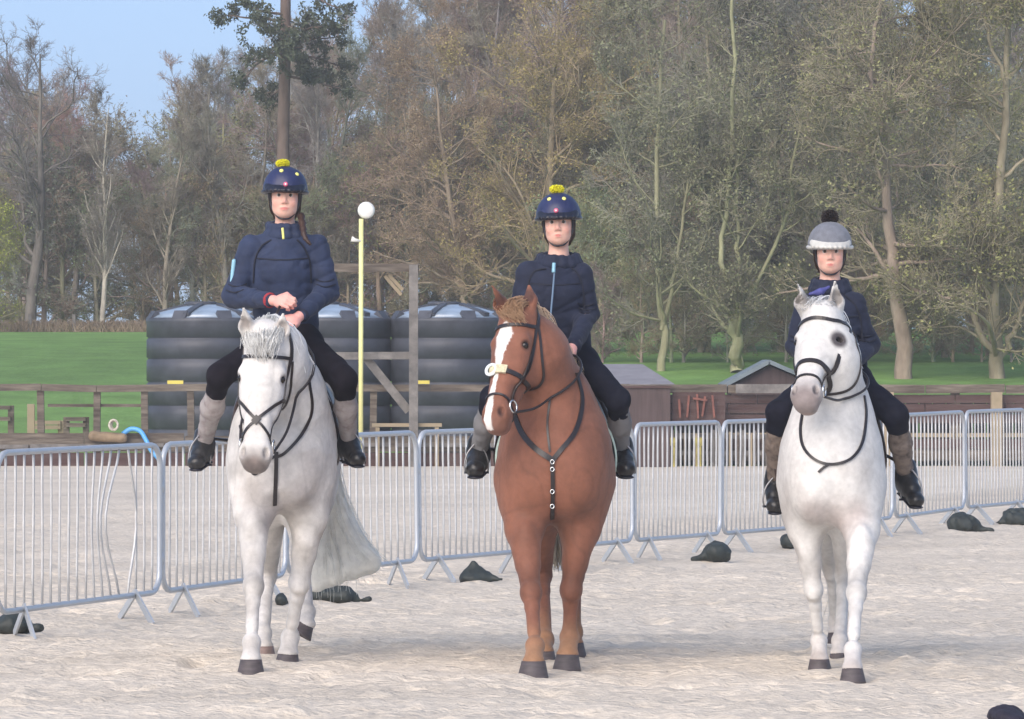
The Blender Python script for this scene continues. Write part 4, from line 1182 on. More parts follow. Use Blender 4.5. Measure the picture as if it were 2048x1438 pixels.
HL = horse(dict(label='light grey horse walking at the left, head lowered, long white tail', turn=.0, coat=WH, cw=.262, barrel=.92,
    chest=W(559, 905, 29.52), neck=[W(574, 850, 29.85), W(575, 790, 29.6), W(556, 715, 29.35), W(530, 684, 29.22)], neckr=[.29, .225, .170, .125],
    poll=W(525, 680, 29.12), nose=W(506, 932, 28.93), face=(-.10, -1, .18), hs=1.18,
    ears=[W(487, 616, 29.10), W(566, 628, 29.14)],
    legs=[dict(front=1, J=[W(500, 945, 29.55), W(506, 1030, 29.50), W(507, 1172, 29.22), W(503, 1285, 29.05), W(502, 1318, 28.98)], hs=1.0),
          dict(front=1, J=[W(615, 950, 29.62), W(618, 1035, 29.62), W(599, 1165, 29.62), W(580, 1275, 29.72), W(576, 1306, 29.66)], yaw=-.25, s=1.02, hs=.97),
          dict(front=0, J=[W(545, 905, 31.0), W(540, 1000, 30.75), W(534, 1150, 31.05), W(526, 1268, 30.55), W(527, 1292, 30.45)], hm='hoofpink', s=.95),
          dict(front=0, J=[W(610, 905, 31.05), W(603, 1010, 30.7), W(606, 1120, 30.75), W(613, 1225, 30.35), W(612, 1248, 30.27)], flat=False, dir=(-.5, -.15, -.85), yaw=.3, s=.95, hs=.85)],
    paint=paint_left))
def g_fore(t):
    h = HL; q = (t - .5) * 2
    return lie(h, [h['H'](q * .035, -.10, -.05), h['H'](q * .045 - .005, -.03, -.01), h['H'](q * .050, .0, .04), h['H'](q * .030 + .012, .01, .11 - .03 * abs(q))], .010)
hair('forelock', None, g_fore, 900, HL['e'], (.86, .86, .84), r=.0024, spread=.008, clump=.010, wig=.005, lenvar=.65)
def g_mane(t):
    p = np.array([W(*v) for v in ((530, 640, 29.28), (556, 690, 29.5), (578, 735, 29.78), (590, 770, 30.1))])
    r = np.array([np.interp(t, np.linspace(0, 1, 4), p[:, q]) for q in range(3)])
    return [r, r + A(.07, -.02, -.0), r + A(.13, -.03, -.10), r + A(.15, -.03, -.22)]
hair('mane', None, g_mane, 500, HL['e'], (.86, .87, .87), r=.0045, spread=.02, clump=.012, wig=.008)
def g_tail(t):
    q = t
    a = W(630 + 14 * q, 900, 31.35)
    return [a, W(640 + 22 * q, 985, 31.48), W(632 + 72 * q, 1070, 31.52), W(628 + 112 * q, 1128 - 12 * q, 31.5), W(626 + 128 * q, 1192 - 72 * q, 31.45)]
hair('tail', None, g_tail, 480, HL['e'], (.97, .96, .90), r=.003, spread=.03, clump=.035, wig=.006, nseg=10, lenvar=.25, endspread=.045)
s = SDF()
for q in np.linspace(.06, .94, 6):
    g_ = catmull(g_tail(q), 3); rr = np.interp(np.arange(len(g_)), [0, 4, len(g_) - 1], [.04, .060, .050])
    for i in range(len(g_) - 2): s.cone(g_[i], g_[i + 1], rr[i], rr[i + 1], .04)
V, F = s.mesh(.016, mod=lambda P, v: v + .010 * vnoise(P * A(1, 1, .22), 34, 6) + .010 * vnoise(P * A(1, 1, .3), 13, 9)); o = obj('tail_core', V, F, M['hair'], HL['e'], True); o.color = (.97, .96, .89, 1)
eb, bitL = bridle(HL, 'black crossed noseband bridle on the head of the left grey horse', grackle=True)
s = HL['s']
sb = HL['sb']
e = empty('breastplate', W(560, 900, 29.3), 'dark leather breastplate with centre strap on the chest of the left grey horse', 'breastplate')
strap(sb, [W(622, 762, 29.6), W(625, 820, 29.45), W(603, 868, 29.3), W(570, 905, 29.2), W(552, 915, 29.2)], .020, .006, e, 'shoulder_strap', M['leather'], snap='front')
strap(sb, [W(480, 850, 29.5), W(490, 905, 29.3), W(505, 950, 29.2), W(530, 925, 29.2), W(550, 912, 29.2)], .018, .006, e, 'shoulder_strap', M['leather'], snap='front')
strap(sb, [W(549, 905, 29.1), W(548, 950, 29.1), W(547, 1013, 29.25)], .026, .007, e, 'chest_strap', M['leather'], snap='front')

# ---- chestnut
CH = (.228, .092, .056)
def paint_mid(V, col, H, B, ears, hs):
    z = V[:, 2]; x = V[:, 0]
    col = paint(V, col, H(0, -.05, .60), .09, (.20, .10, .075), .6, .7)
    for q in (-1, 1):
        col = paint(V, col, H(q * .053, -.004, .555), .032, (.035, .02, .02), .6, 1.0, (.75, 1, 1.25))
        col = paint(V, col, H(q * .10, -.05, .178), .036, (.05, .025, .02), .5, .9)
    # blaze: wide on the forehead, narrow below, running to the left nostril
    P = V - H(0, 0, 0); h = HMh
    u = P @ h[2] / h[4]; a = P @ h[0] / h[3]; b = P @ h[1] / h[3]
    wv = np.interp(u, [.055, .08, .13, .2, .30, .36, .45, .55, .62], [0, .030, .048, .036, .016, .014, .018, .026, .024])
    cx = np.interp(u, [.05, .13, .3, .45, .62], [-.002, -.004, -.006, -.014, -.022])
    ed = .005 * vnoise(V, 30, 5)
    m = np.clip((wv + ed - np.abs(a - cx)) / .004, 0, 1) * (b > -.045) * (u > .05) * (u < .63)
    col = col * (1 - m[:, None]) + A(.78, .74, .70) * m[:, None]
    for a_, b_, ff in ears: col = paint(V, col, a_ * .45 + b_ * .55 + ff * .015, .055, (.07, .03, .025), .5, .9)
    for q in (-1, 1): col = paint(V, col, B(q * .16, -.14, -.25), .10, (.13, .052, .03), .9, .45, (1, 1.7, 1))
    col = paint(V, col, B(0, -.02, -.38), .14, (.09, .04, .025), .7, .7)
    kn = np.clip(1 - np.abs(z - .50) / .16, 0, 1)[:, None]; col = col * (1 - .30 * kn)
    n = np.clip(vnoise(V, 8, 51) + .1, 0, 1)[:, None]; col = col * (1 - .22 * n)
    v_ = np.clip(1 - np.abs(vnoise(V * A(1, 1, .7), 7, 42)) * 9, 0, 1)[:, None]; col = col * (1 - .16 * v_)
    low = np.clip((.30 - z) / .15, 0, 1)[:, None]
    col = col * (1 - low * .5) + A(.42, .25, .13) * low * .5
    return col
pm, nm = W(1018, 622, 29.05), W(978, 848, 28.72)
_d = unit(nm - pm); _f = A(-.66, -1, .12); _f = unit(_f - _d * (_f @ _d)); _l = np.cross(_d, _f); _l = _l if _l[0] > 0 else -_l
HMh = (_l, _f, _d, 1.08, np.linalg.norm(nm - pm) / .62)
HM = horse(dict(label='chestnut horse with white blaze and pale mane walking in the middle', turn=.02, coat=CH, barrel=.96, cw=.290,
    chest=W(1110, 925, 29.15), neck=[W(1112, 870, 29.55), W(1102, 800, 29.35), W(1077, 715, 29.2), W(1040, 652, 29.15)], neckr=[.31, .235, .185, .135],
    poll=pm, nose=nm, face=(-.66, -1, .12), hs=1.08,
    ears=[W(984, 572, 29.0), W(1058, 570, 29.13)],
    legs=[dict(front=1, J=[W(1045, 985, 29.2), W(1048, 1060, 29.12), W(1062, 1185, 28.85), W(1070, 1292, 28.62), W(1067, 1322, 28.52)], hs=1.12, s=1.02, yaw=-.1),
          dict(front=1, J=[W(1165, 985, 29.25), W(1160, 1060, 29.25), W(1142, 1180, 29.2), W(1139, 1275, 29.22), W(1135, 1308, 29.12)], hs=1.05, s=1.05, yaw=-.15),
          dict(front=0, J=[W(1075, 920, 30.7), W(1078, 1020, 30.35), W(1084, 1150, 30.65), W(1090, 1280, 30.1), W(1088, 1302, 30.0)], s=.95),
          dict(front=0, J=[W(1150, 920, 30.75), W(1150, 1020, 30.5), W(1149, 1150, 30.9), W(1148, 1265, 30.65), W(1147, 1285, 30.6)], s=.95)],
    paint=paint_mid))
def g_fore(t):
    h = HM; q = (t - .5) * 2
    return lie(h, [h['H'](q * .03, -.11, -.055), h['H'](q * .04 + .005, -.04, -.02), h['H'](q * .045 + .025, .0, .02), h['H'](q * .03 + .075, -.01, .07)], .009)
hair('forelock', None, g_fore, 700, HM['e'], (.52, .33, .20), r=.0024, spread=.008, clump=.008, wig=.005, lenvar=.65)
def g_mane(t):
    p = np.array([W(*v) for v in ((1036, 612, 29.28), (1072, 640, 29.36), (1100, 682, 29.48), (1130, 740, 29.75))])
    r = np.array([np.interp(t, np.linspace(0, 1, 4), p[:, q]) for q in range(3)])
    return [r, r + A(.03, -.03, .03), r + A(.055, -.07, -.03), r + A(.065, -.08, -.15)]
hair('mane', None, g_mane, 1300, HM['e'], (.70, .53, .38), r=.003, spread=.014, clump=.010, wig=.008)
def g_tail(t): return [W(1110 + 10 * t, 920, 31.1), W(1100 + 22 * t, 1000, 31.2), W(1098 + 26 * t, 1060, 31.2), W(1112 + 14 * t, 1132, 31.15)]
hair('tail', None, g_tail, 900, HM['e'], (.66, .60, .50), r=.0055, spread=.02, clump=.03, wig=.006)
eb, bitM = bridle(HM, 'dark leather bridle with a ringed noseband on the chestnut horse', noseC=.33)
# pale sheepskin-like pad with ring on the side of the noseband
mb = MB(); c = HM['H'](-.035, .010, .325)
pts = [c + HM['l'] * math.cos(a) * .030 + HM['d'] * math.sin(a) * .030 + HM['f'] * .004 for a in np.linspace(0, 2 * math.pi, 18, endpoint=False)]
mb.tube(pts, .009, 7, True); o = mb.obj('noseband_ring', M['padwhite'], eb, True)
strap(HM['s'], [HM['H'](-.045, -.005, .33), HM['H'](0, .01, .325), HM['H'](.045, -.005, .33)], .055, .016, eb, 'nose_pad', M['creampad'], off=.010)
s = HM['s']
sb = HM['sb']
e = empty('breastplate', W(1105, 940, 28.9), 'black elastic breastplate with metal links on the chest of the chestnut horse', 'breastplate')
strap(sb, [W(1152, 745, 29.5), W(1165, 800, 29.2), W(1152, 860, 29.0), W(1122, 900, 28.9), W(1106, 920, 28.9)], .030, .008, e, 'shoulder_strap', M['leather'], snap='front')
strap(sb, [W(1022, 805, 29.1), W(1040, 860, 28.95), W(1068, 895, 28.9), W(1104, 920, 28.9)], .036, .008, e, 'shoulder_strap', M['leather'], snap='front')
strap(sb, [W(1104, 915, 28.8), W(1106, 970, 28.8), W(1105, 1040, 28.95)], .026, .010, e, 'chest_strap', M['leather'], snap='front')
for py in (925, 940, 985, 1015):
    P, N = sb.front(np.array([W(1105, py, 28.8)]), .014); mb = MB()
    mb.tube([P[0] + A(math.cos(a) * .010, 0, math.sin(a) * .011) for a in np.linspace(0, 6.283, 12, endpoint=False)], .003, 5, True); mb.obj('ring', M['metal'], e, True)
strap(sb, [W(1100, 800, 28.9), W(1095, 850, 28.85), W(1100, 905, 28.8)], .014, .006, e, 'martingale_strap', M['leather'], snap='front')

# ---- right grey
def paint_right(V, col, H, B, ears, hs):
    z = V[:, 2]
    col = paint(V, col, H(0, -.05, .60), .165, (.22, .18, .175), .6, .95)
    col = paint(V, col, H(.0, -.11, .60), .05, (.42, .30, .25), .7, .7)
    for q in (-1, 1):
        col = paint(V, col, H(q * .053, -.004, .555), .030, (.04, .03, .035), .6, 1.0, (.75, 1, 1.25))
    col = paint(V, col, H(.100, -.045, .178), .062, (.06, .05, .055), .3, .97)
    col = paint(V, col, H(-.10, -.05, .178), .040, (.15, .13, .13), .5, .9)
    col = paint(V, col, H(0, -.02, .46), .07, (.45, .40, .40), .8, .6)
    for a, b, ff in ears: col = paint(V, col, a * .5 + b * .5 + ff * .02, .06, (.22, .20, .19), .4, .85)
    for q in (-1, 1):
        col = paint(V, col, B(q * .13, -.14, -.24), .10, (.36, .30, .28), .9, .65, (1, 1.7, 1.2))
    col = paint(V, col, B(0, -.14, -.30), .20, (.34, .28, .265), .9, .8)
    n = np.clip(vnoise(V, 9, 33) + .1, 0, 1)[:, None] * np.clip((1.45 - z), .10, .6)[:, None]
    col = col * (1 - A(.42, .46, .48) * n)
    kn = np.clip(1 - np.abs(z - .50) / .13, 0, 1)[:, None]; col = col * (1 - .20 * kn)
    v_ = np.clip(1 - np.abs(vnoise(V * A(1, 1, .7), 7, 41)) * 9, 0, 1)[:, None]; col = col * (1 - .09 * v_)
    low = np.clip((.25 - z) / .2, 0, 1)[:, None]
    return col * (1 - low * .35) + A(.36, .27, .23) * low * .35
HR = horse(dict(label='bright white grey horse at the right with dark eye patch, head turned slightly', turn=.03, coat=(.66, .645, .62), barrel=.96, cw=.260,
    chest=W(1665, 935, 29.05), neck=[W(1667, 880, 29.45), W(1667, 820, 29.25), W(1664, 720, 29.1), W(1645, 650, 29.1)], neckr=[.28, .215, .165, .135],
    poll=W(1638, 620, 29.08), nose=W(1606, 797, 28.66), face=(-.28, -1, .35), hs=1.12,
    ears=[W(1591, 563, 29.02), W(1670, 563, 29.05)],
    legs=[dict(front=1, J=[W(1612, 985, 29.2), W(1612, 1060, 29.22), W(1627, 1180, 29.2), W(1638, 1282, 29.32), W(1639, 1318, 29.22)], hs=.92, s=.9),
          dict(front=1, J=[W(1722, 985, 29.05), W(1724, 1060, 28.95), W(1713, 1185, 28.65), W(1706, 1300, 28.35), W(1705, 1335, 28.25)], hs=.93, s=.95),
          dict(front=0, J=[W(1635, 925, 30.6), W(1645, 1020, 30.3), W(1662, 1130, 30.75), W(1672, 1240, 31.0), W(1673, 1262, 31.0)], s=.85, hs=.8),
          dict(front=0, J=[W(1700, 925, 30.5), W(1692, 1020, 30.2), W(1688, 1150, 30.35), W(1680, 1282, 29.95), W(1678, 1305, 29.9)], s=.85, hs=.85)],
    paint=paint_right))
def g_fore(t):
    h = HR; q = (t - .5) * 2
    return lie(h, [h['H'](q * .03, -.11, -.06), h['H'](q * .035, -.06, -.045), h['H'](q * .035, -.03, -.01), h['H'](q * .03, -.01, .03)], .008)
hair('forelock', None, g_fore, 260, HR['e'], (.86, .86, .86), r=.004, spread=.008, clump=.006, wig=.003)
def g_mane(t):
    p = np.array([W(*v) for v in ((1640, 598, 29.2), (1670, 640, 29.35), (1690, 700, 29.5), (1700, 760, 29.8))])
    r = np.array([np.interp(t, np.linspace(0, 1, 4), p[:, q]) for q in range(3)])
    return [r, r + A(.03, -.03, .0), r + A(.05, -.05, -.06), r + A(.055, -.05, -.14)]
hair('mane', None, g_mane, 420, HR['e'], (.86, .87, .88), r=.0045, spread=.014, clump=.012, wig=.006)
def g_tail(t): return [W(1690 + 10 * t, 925, 31.0), W(1690 + 6 * t, 1010, 31.1), W(1692 + 6 * t, 1120, 31.1), W(1668 + 22 * t, 1230, 31.05)]
hair('tail', None, g_tail, 600, HR['e'], (.70, .67, .60), r=.005, spread=.014, clump=.02, wig=.006)
eb, bitR = bridle(HR, 'dark leather bridle with drooping noseband on the right grey horse', noseC=.36)
s = HR['s']
e = empty('neck_strap', W(1667, 900, 28.9), 'thin dark neck strap looped round the chest of the right grey horse', 'strap')
strap(HR['sb'], [W(1606, 815, 29.1), W(1601, 860, 29.0), W(1608, 895, 28.9), W(1632, 920, 28.8), W(1665, 929, 28.8), W(1703, 918, 28.8), W(1726, 885, 28.9), W(1732, 830, 29.1), W(1722, 790, 29.4)], .018, .007, e, 'loop', M['leather'], snap='front')
strap(HR['sb'], [W(1660, 929, 28.8), W(1648, 936, 28.8), W(1638, 945, 28.8)], .016, .006, e, 'loose_end', M['leather'], snap='front')

SL = saddle(HL, 'dark brown saddle on a purple bound pad under the left rider', [('padwhite', 0), ('padpurple', .025)], seat_a=.92)
SM = saddle(HM, 'dark saddle with mint bound pad on the chestnut horse', [('padedge', 0), ('padwhite', .09)], seat_a=.92)
SR = saddle(HR, 'dark saddle and plain dark pad on the right grey horse', [('brownleather', 0)], seat_a=.85)

# ------------------------------------------------------------------ riders
M['skin'] = mat('skin', attr=True, rough=.55, nscale=40, namt=.05, spec=.35, sss=.15)
M['navy'] = mat('navy jacket cloth', (.026, .038, .082), .78, nscale=9, namt=.3, bump=.004, bscale=16, spec=.3, sheen=.05)
M['navydark'] = mat('dark navy padded cloth', (.015, .020, .043), .8, nscale=9, namt=.3, bump=.005, bscale=14, spec=.3, sheen=.05)
M['black'] = mat('black riding breeches', (.012, .010, .015), .9, nscale=14, namt=.3, bump=.003, bscale=20, spec=.15)
M['breech'] = mat('blue black breeches', (.009, .010, .020), .85, nscale=12, namt=.3, bump=.004, bscale=18, spec=.2)
M['boot'] = mat('black riding boot', (.022, .022, .024), .33, nscale=8, namt=.35, bump=.002)
M['chap'] = mat('muddy pale patterned half chap', (.50, .46, .45), .85, nscale=24, namt=.3, c2=(.20, .17, .17), detail=2)
M['chap2'] = mat('brown patterned half chap', (.30, .24, .20), .85, nscale=26, namt=.3, c2=(.07, .055, .05), detail=2)
M['chap3'] = mat('grey half chap', (.26, .26, .27), .8, nscale=10, namt=.3, c2=(.16, .16, .17))
M['hat'] = mat('navy helmet silk', (.020, .026, .085), .45, nscale=10, namt=.25, bump=.002, bscale=25, spec=.5)
M['hatrim'] = mat('dark helmet peak', (.012, .013, .025), .35, nscale=10, namt=.2)
M['hatgrey'] = mat('grey helmet cover', (.16, .17, .20), .85, nscale=30, namt=.2, sheen=.15)
M['hatsilver'] = mat('silver helmet band', (.55, .54, .50), .4, nscale=15, namt=.15)
M['pomy'] = mat('bright yellow wool', (.85, .80, .04), .9, nscale=60, namt=.2)
M['pomk'] = mat('dark brown wool', (.035, .025, .025), .9, nscale=60, namt=.2)
M['spot'] = mat('pale yellow spot', (.80, .76, .22), .6, nscale=20, namt=.1)
M['pinkb'] = mat('pink badge', (.65, .12, .22), .5, nscale=20, namt=.1)
M['zip'] = mat('light blue zip', (.13, .20, .30), .4, nscale=20, namt=.1)
M['cyan'] = mat('bright cyan reflective tape', (.25, .48, .60), .5, nscale=14, namt=.1)
M['brhair'] = mat('dark brown hair', (.045, .022, .015), .5, nscale=40, namt=.3)
M['bluescarf'] = mat('violet blue cloth', (.07, .075, .26), .8, nscale=20, namt=.3)
M['red'] = mat('red cuff edge', (.35, .03, .04), .8, nscale=20, namt=.1)
M['steel'] = mat('dull stirrup steel', (.30, .30, .31), .4, metal=.7, nscale=20, namt=.2)
M['seam'] = mat('dark seam', (.008, .010, .022), .85, nscale=30, namt=.2)
M['iris'] = mat('eyeball', attr=True, rough=.2, nscale=5, namt=.02)

def frame(yaw=0., pitch=0., roll=0.):
    cy, sy, cp, sp, cr, sr = math.cos(yaw), math.sin(yaw), math.cos(pitch), math.sin(pitch), math.cos(roll), math.sin(roll)
    r = A(cy, sy, 0); f = A(sy, -cy, 0); u = A(0, 0, 1.)
    f2 = f * cp + u * sp; u2 = u * cp - f * sp
    r2 = r * cr + u2 * sr; u3 = u2 * cr - r * sr
    return r2, f2, u3

def hand(s, w, mid, palm_n, size=1.0, side=1, kk=.006):
    """fist on reins: w wrist, mid centre of the palm, palm_n direction the knuckles face; side +1: thumb towards screen left"""
    d = unit(mid - w); n = unit(palm_n - d * (palm_n @ d)); t = np.cross(d, n) * side   # t: thumb side
    z = size
    s.cone(w, w + d * .03 * z, .027 * z, .028 * z, .015)
    s.ell(mid + d * .004, (.040 * z, .030 * z, .046 * z), np.stack([t, n, d], 1), .015)
    lens = [(.038, .026, .020), (.042, .028, .020), (.039, .026, .019), (.031, .021, .017)]
    for k, (l1, l2, l3) in enumerate(lens):
        off = (1.5 - k) * .0195 * z
        b = mid + d * (.040 - .004 * abs(k - 1.2)) * z + t * off + n * .012 * z
        p1 = b + unit(d * .75 - n * .45) * l1 * z
        p2 = p1 + unit(-n * 1.0 - d * .25) * l2 * z
        p3 = p2 + unit(-d * 1.0 - n * .1) * l3 * z
        r = (.0098 - .0006 * k) * z
        s.cone(b - d * .02 * z, b, r * 1.1, r * 1.15, .012).cone(b, p1, r * 1.1, r, kk * .5).cone(p1, p2, r, r * .92, kk * .5).cone(p2, p3, r * .92, r * .8, kk * .5)
    tb_ = mid - d * .018 * z + t * .030 * z - n * .004 * z
    t1 = tb_ + unit(t * .6 + d * .8) * .034 * z; t2 = t1 + unit(d * .9 - t * .25 - n * .35) * .028 * z
    s.cone(tb_, t1, .0155 * z, .0115 * z, .012).cone(t1, t2, .0115 * z, .009 * z, kk)

def rider(c):
    Hc = A(*c['head']); r, f, u = frame(*c.get('look', (0, 0, 0))); z = c.get('hsz', 1.06)
    h = lambda a, b, cc: Hc + (r * a + f * b + u * cc) * z
    Rm = np.stack([r, f, u], 1)
    e = empty('person', (c['hip'][0], c['hip'][1], c['hip'][2] - .1), c['label'], 'person', 'riders in helmets')
    # ---------------- skin body, one continuous surface
    s = SDF()
    E = lambda a, b, cc, ra, rb, rc, k=.02, sub=False: s.ell(h(a, b, cc), (ra * z, rb * z, rc * z), Rm, k, sub)
    E(0, -.012, .035, .073, .090, .092)
    E(0, .030, -.030, .067, .062, .080, .03)
    E(0, .050, -.083, .032, .030, .026, .03)
    E(0, .018, -.075, .058, .045, .035, .03)
    for q in (-1, 1):
        E(q * .036, .062, -.032, .022, .020, .024, .02)
        E(q * .030, .076, .022, .024, .012, .008, .012)
        E(q * .030, .097, .004, .017, .014, .010, .012, True)
        E(q * .0115, .092, -.036, .008, .010, .008, .008)
        E(q * .074, -.012, -.012, .010, .018, .030, .008)
    s.cone(h(0, .084, .008), h(0, .102, -.028), .0065 * z, .0105 * z, .012)
    E(0, .084, -.062, .024, .011, .0055, .006); E(0, .084, -.073, .020, .011, .0060, .006)
    E(0, .098, -.0675, .024, .010, .0016, .003, True)
    nb = A(*c['neck'])
    s.cone(h(0, -.02, -.06), nb, .050, .056, .03)
    ch = A(*c['chest']); hp = A(*c['hip'])
    s.ell(ch - A(0, -.01, .04), (.12, .075, .15), k=.04).cone(nb, ch, .045, .07, .04).cone(ch, hp, .12, .125, .06, ((0, 1, 0), 1.2))
    for sh, el, wr in (c['armL'], c['armR']):
        sh, el, wr = A(*sh), A(*el), A(*wr)
        s.cone(nb, sh - A(0, 0, .03), .03, .032, .02).cone(sh - A(0, 0, .03), el, .030, .022, .02).cone(el, wr, .022, .025, .02)
    for wr, md, n_, sd in c['hands']:
        hand(s, A(*wr), A(*md), A(*n_), c.get('hand', 1.05), sd)
    for hj, kn, an, to in (c['legL'], c['legR']):
        hj, kn, an, to = map(lambda v: A(*v), (hj, kn, an, to))
        s.cone(hp, hj, .10, .085, .05).cone(hj, kn, .08, .055, .04).cone(kn, kn * .6 + an * .4, .05, .050, .03).cone(kn * .6 + an * .4, an, .05, .034, .03).cone(an, to, .034, .025, .02)
    V, F = s.mesh(.0052)
    col = np.tile(A(.76, .46, .365), (len(V), 1))
    dh = np.linalg.norm(V - h(0, 0, 0), axis=1)
    for q in (-1, 1):
        col = paint(V, col, h(q * .042, .070, -.035), .032, (.80, .33, .27), .9, .65)
        col = paint(V, col, h(q * .031, .092, .026), .0125, (.09, .05, .035), .5, .9, (1.7, 1.8, .5))
        col = paint(V, col, h(q * .030, .088, .004), .018, (.48, .25, .20), .7, .5, (1.1, 1, .7))
        col = paint(V, col, h(q * .009, .10, -.040), .006, (.30, .12, .10), .6, .7)
    col = paint(V, col, h(0, .11, -.030), .016, (.68, .30, .26), .8, .6)
    col = paint(V, col, h(0, .094, -.0675), .017, (.52, .15, .14), .5, .9, (c.get('smile', 1.35), 1.5, .62))
    for wr, md, n_, sd in c['hands']: col = paint(V, col, md, .11, (.78, .38, .33), .4, .8)
    obj('body', V, F, M['skin'], e, True, col)
    for q in (-1, 1):
        cc = h(q * .030, .0745, .0035); g = SDF().ell(cc, .0125 * z).mesh(.002)
        colr = np.tile(A(.60, .56, .54), (len(g[0]), 1)); d = np.linalg.norm((g[0] - (cc + f * .0122 * z)), axis=1)
        colr[d < .0088] = (.05, .035, .025); obj('eye', g[0], g[1], M['iris'], e, True, colr)
    # ---------------- breeches
    s = SDF()
    s.ell(hp + A(0, 0, -.02), (.175, .13, .12), k=.06)
    for hj, kn, an, to in (c['legL'], c['legR']):
        hj, kn, an = map(lambda v: A(*v), (hj, kn, an))
        s.cone(hp, hj, .12, .098, .07).cone(hj, kn, .092, c.get('knee', .070), .05).cone(kn, kn * .80 + an * .20, c.get('knee', .070) * .95, .060, .03)
    V, F = s.mesh(.011, mod=lambda P, v: v + .006 * vnoise(P, 9, 3) + .004 * vnoise(P, 20, 5))
    obj('breeches', V, F, M[c.get('trouser', 'black')], e, True)
    # ---------------- jacket
    s = SDF(); w = c.get('w', 1.0)
    s.ell(ch + A(0, 0, -.02), (.180 * w, .125, .19), k=.06)
    s.cone(ch + A(0, 0, -.05), hp + A(0, 0, .06), .165 * w, .175 * w, .08, ((0, 1, 0), 1.15))
    s.cone(nb + A(0, .01, -.05), ch, .085, .15, .06)
    for sd, (sh, el, wr) in ((-1, c['armL']), (1, c['armR'])):
        sh, el, wr = A(*sh), A(*el), A(*wr)
        s.cone(nb + A(0, 0, -.07), sh, .070, .064, .05).cone(sh, el, .070 * w, .064 * w, .014).cone(el, wr, .066 * w, .046, .02)
    for q in (-1, 1):
        s.cone(ch + A(q * .150 * w, -.115, .06), ch + A(q * .160 * w, -.10, -.16), .010, .016, .02, sub=True)
    sd_ = c.get('seed', 1)
    def wr_(P, v):
        q = P * A(1, 1, 1.6)
        n1 = vnoise((q + .12 * vnoise(q, 4, sd_)[:, None]) @ np.array([[.8, 0, -.6], [0, 1, 0], [.6, 0, .8]]) * A(1.0, 1, 2.0), 5, sd_); n2 = vnoise(q, 19, sd_ + 1)
        n3 = vnoise(P * A(1.2, 1, 3.0), 7, sd_ + 5)
        return v + .009 * (1 - np.abs(n1)) ** 6 + .004 * (1 - np.abs(n3)) ** 5 - .003 * np.abs(n2)
    hz = hp[2] - .07
    V, F = s.mesh(.0085, mod=wr_, clip=lambda G: np.maximum(hz - G[..., 2], -.5))
    obj('jacket', V, F, M[c.get('jacket', 'navy')], e, True)
    # seams, zip plackets and hem lines laid on the cloth
    js = s
    ys = ch[1] - .6
    nk_ = nb
    for q in (-1, 1):
        strap(js, [nk_ + A(q * .07, -.1, -.05), ch + A(q * .115, -.1, .10), ch + A(q * .150, -.1, .02), ch + A(q * .158, -.1, -.10)], .010, .004, e, 'seam', M['seam'], off=.002, snap='front', n=6)
    strap(js, [ch + A(-.14, -.1, .035), ch + A(0, -.1, .025), ch + A(.14, -.1, .035)], .008, .003, e, 'seam', M['seam'], off=.002, snap='front', n=6)
    for (sh, el, wr) in (c['armL'], c['armR']):
        sh, el, wr = A(*sh), A(*el), A(*wr)
        for t in (.80, .92): 
            p_ = sh * (1 - t) + el * t; strap(js, [p_ + A(-.05, -.1, .01), p_ + A(0, -.1, -.005), p_ + A(.05, -.1, .012)], .008, .004, e, 'seam', M['seam'], off=.001, snap='front', n=4)
    # collar
    s = SDF(); n0 = nb + A(0, 0, -.02)
    for k in range(14):
        a = k * 2 * math.pi / 14; a2 = (k + 1) * 2 * math.pi / 14; rx, ry = c.get('collar', (.085, .080)); hgt = c.get('chh', .045)
        P_ = lambda t, zz, sc: n0 + A(math.cos(t) * rx * sc, math.sin(t) * ry * sc + .005, zz + (.012 * math.sin(t)))
        s.cone(P_(a, 0, 1.05), P_(a2, 0, 1.05), .020, .020, .02); s.cone(P_(a, hgt, .95), P_(a2, hgt, .95), .014, .014, .02)
        s.cone(P_(a, 0, 1.05), P_(a, hgt, .95), .016, .013, .02)
    V, F = s.mesh(.006, mod=lambda P, v: v + .004 * vnoise(P, 22, 9))
    obj('collar', V, F, M[c.get('collarm', c.get('jacket', 'navy'))], e, True)
    # cuffs
    for ci, (sh, el, wr) in enumerate((c['armL'], c['armR'])):
        el, wr = A(*el), A(*wr); d = unit(wr - el)
        V, F = tube([wr + d * (.020 if ci == 0 and 'cuffm' in c else -.01), wr + d * .028, wr + d * .03, wr + d * .022], [.043, .040, .035, .030], 14); obj('cuff', V, F, M[c.get('cuffm', 'navydark') if ci == 0 else 'navydark'], e, True)
    # ---------------- half chaps and boots
    for (hj, kn, an, to), sd in ((c['legL'], -1), (c['legR'], 1)):
        kn, an, to = A(*kn), A(*an), A(*to)
        a = kn * .80 + an * .20
        s = SDF().cone(a, kn * .55 + an * .45, .056, .061, .03).cone(kn * .55 + an * .45, kn * .08 + an * .92, .059, .046, .03)
        V, F = s.mesh(.009, mod=lambda P, v: v + .005 * vnoise(P, 25, 11) + .003 * vnoise(P, 50, 2)); obj('half_chap', V, F, M[c['chapm']], e, True)
        fd = unit(to - an); hf = unit(A(fd[0], fd[1], 0)); bs = c.get('boot', 1.0)
        heel = an + A(0, 0, -.055 * bs) - hf * .035
        s = SDF().cone(an + A(0, 0, .05), an + A(0, 0, -.02), .052 * bs, .054 * bs, .03)
        s.cone(heel, to, .045 * bs, .036 * bs, .03, ((0, 0, 1), .95)).cone(an, to * .55 + an * .45, .050 * bs, .045 * bs, .04)
        s.ell(to, (.046 * bs, .056 * bs, .038 * bs), k=.02)
        V, F = s.mesh(.008, mod=lambda P, v: v + .003 * vnoise(P, 30, 4)); bo = obj('boot', V, F, M['boot'], e, True)
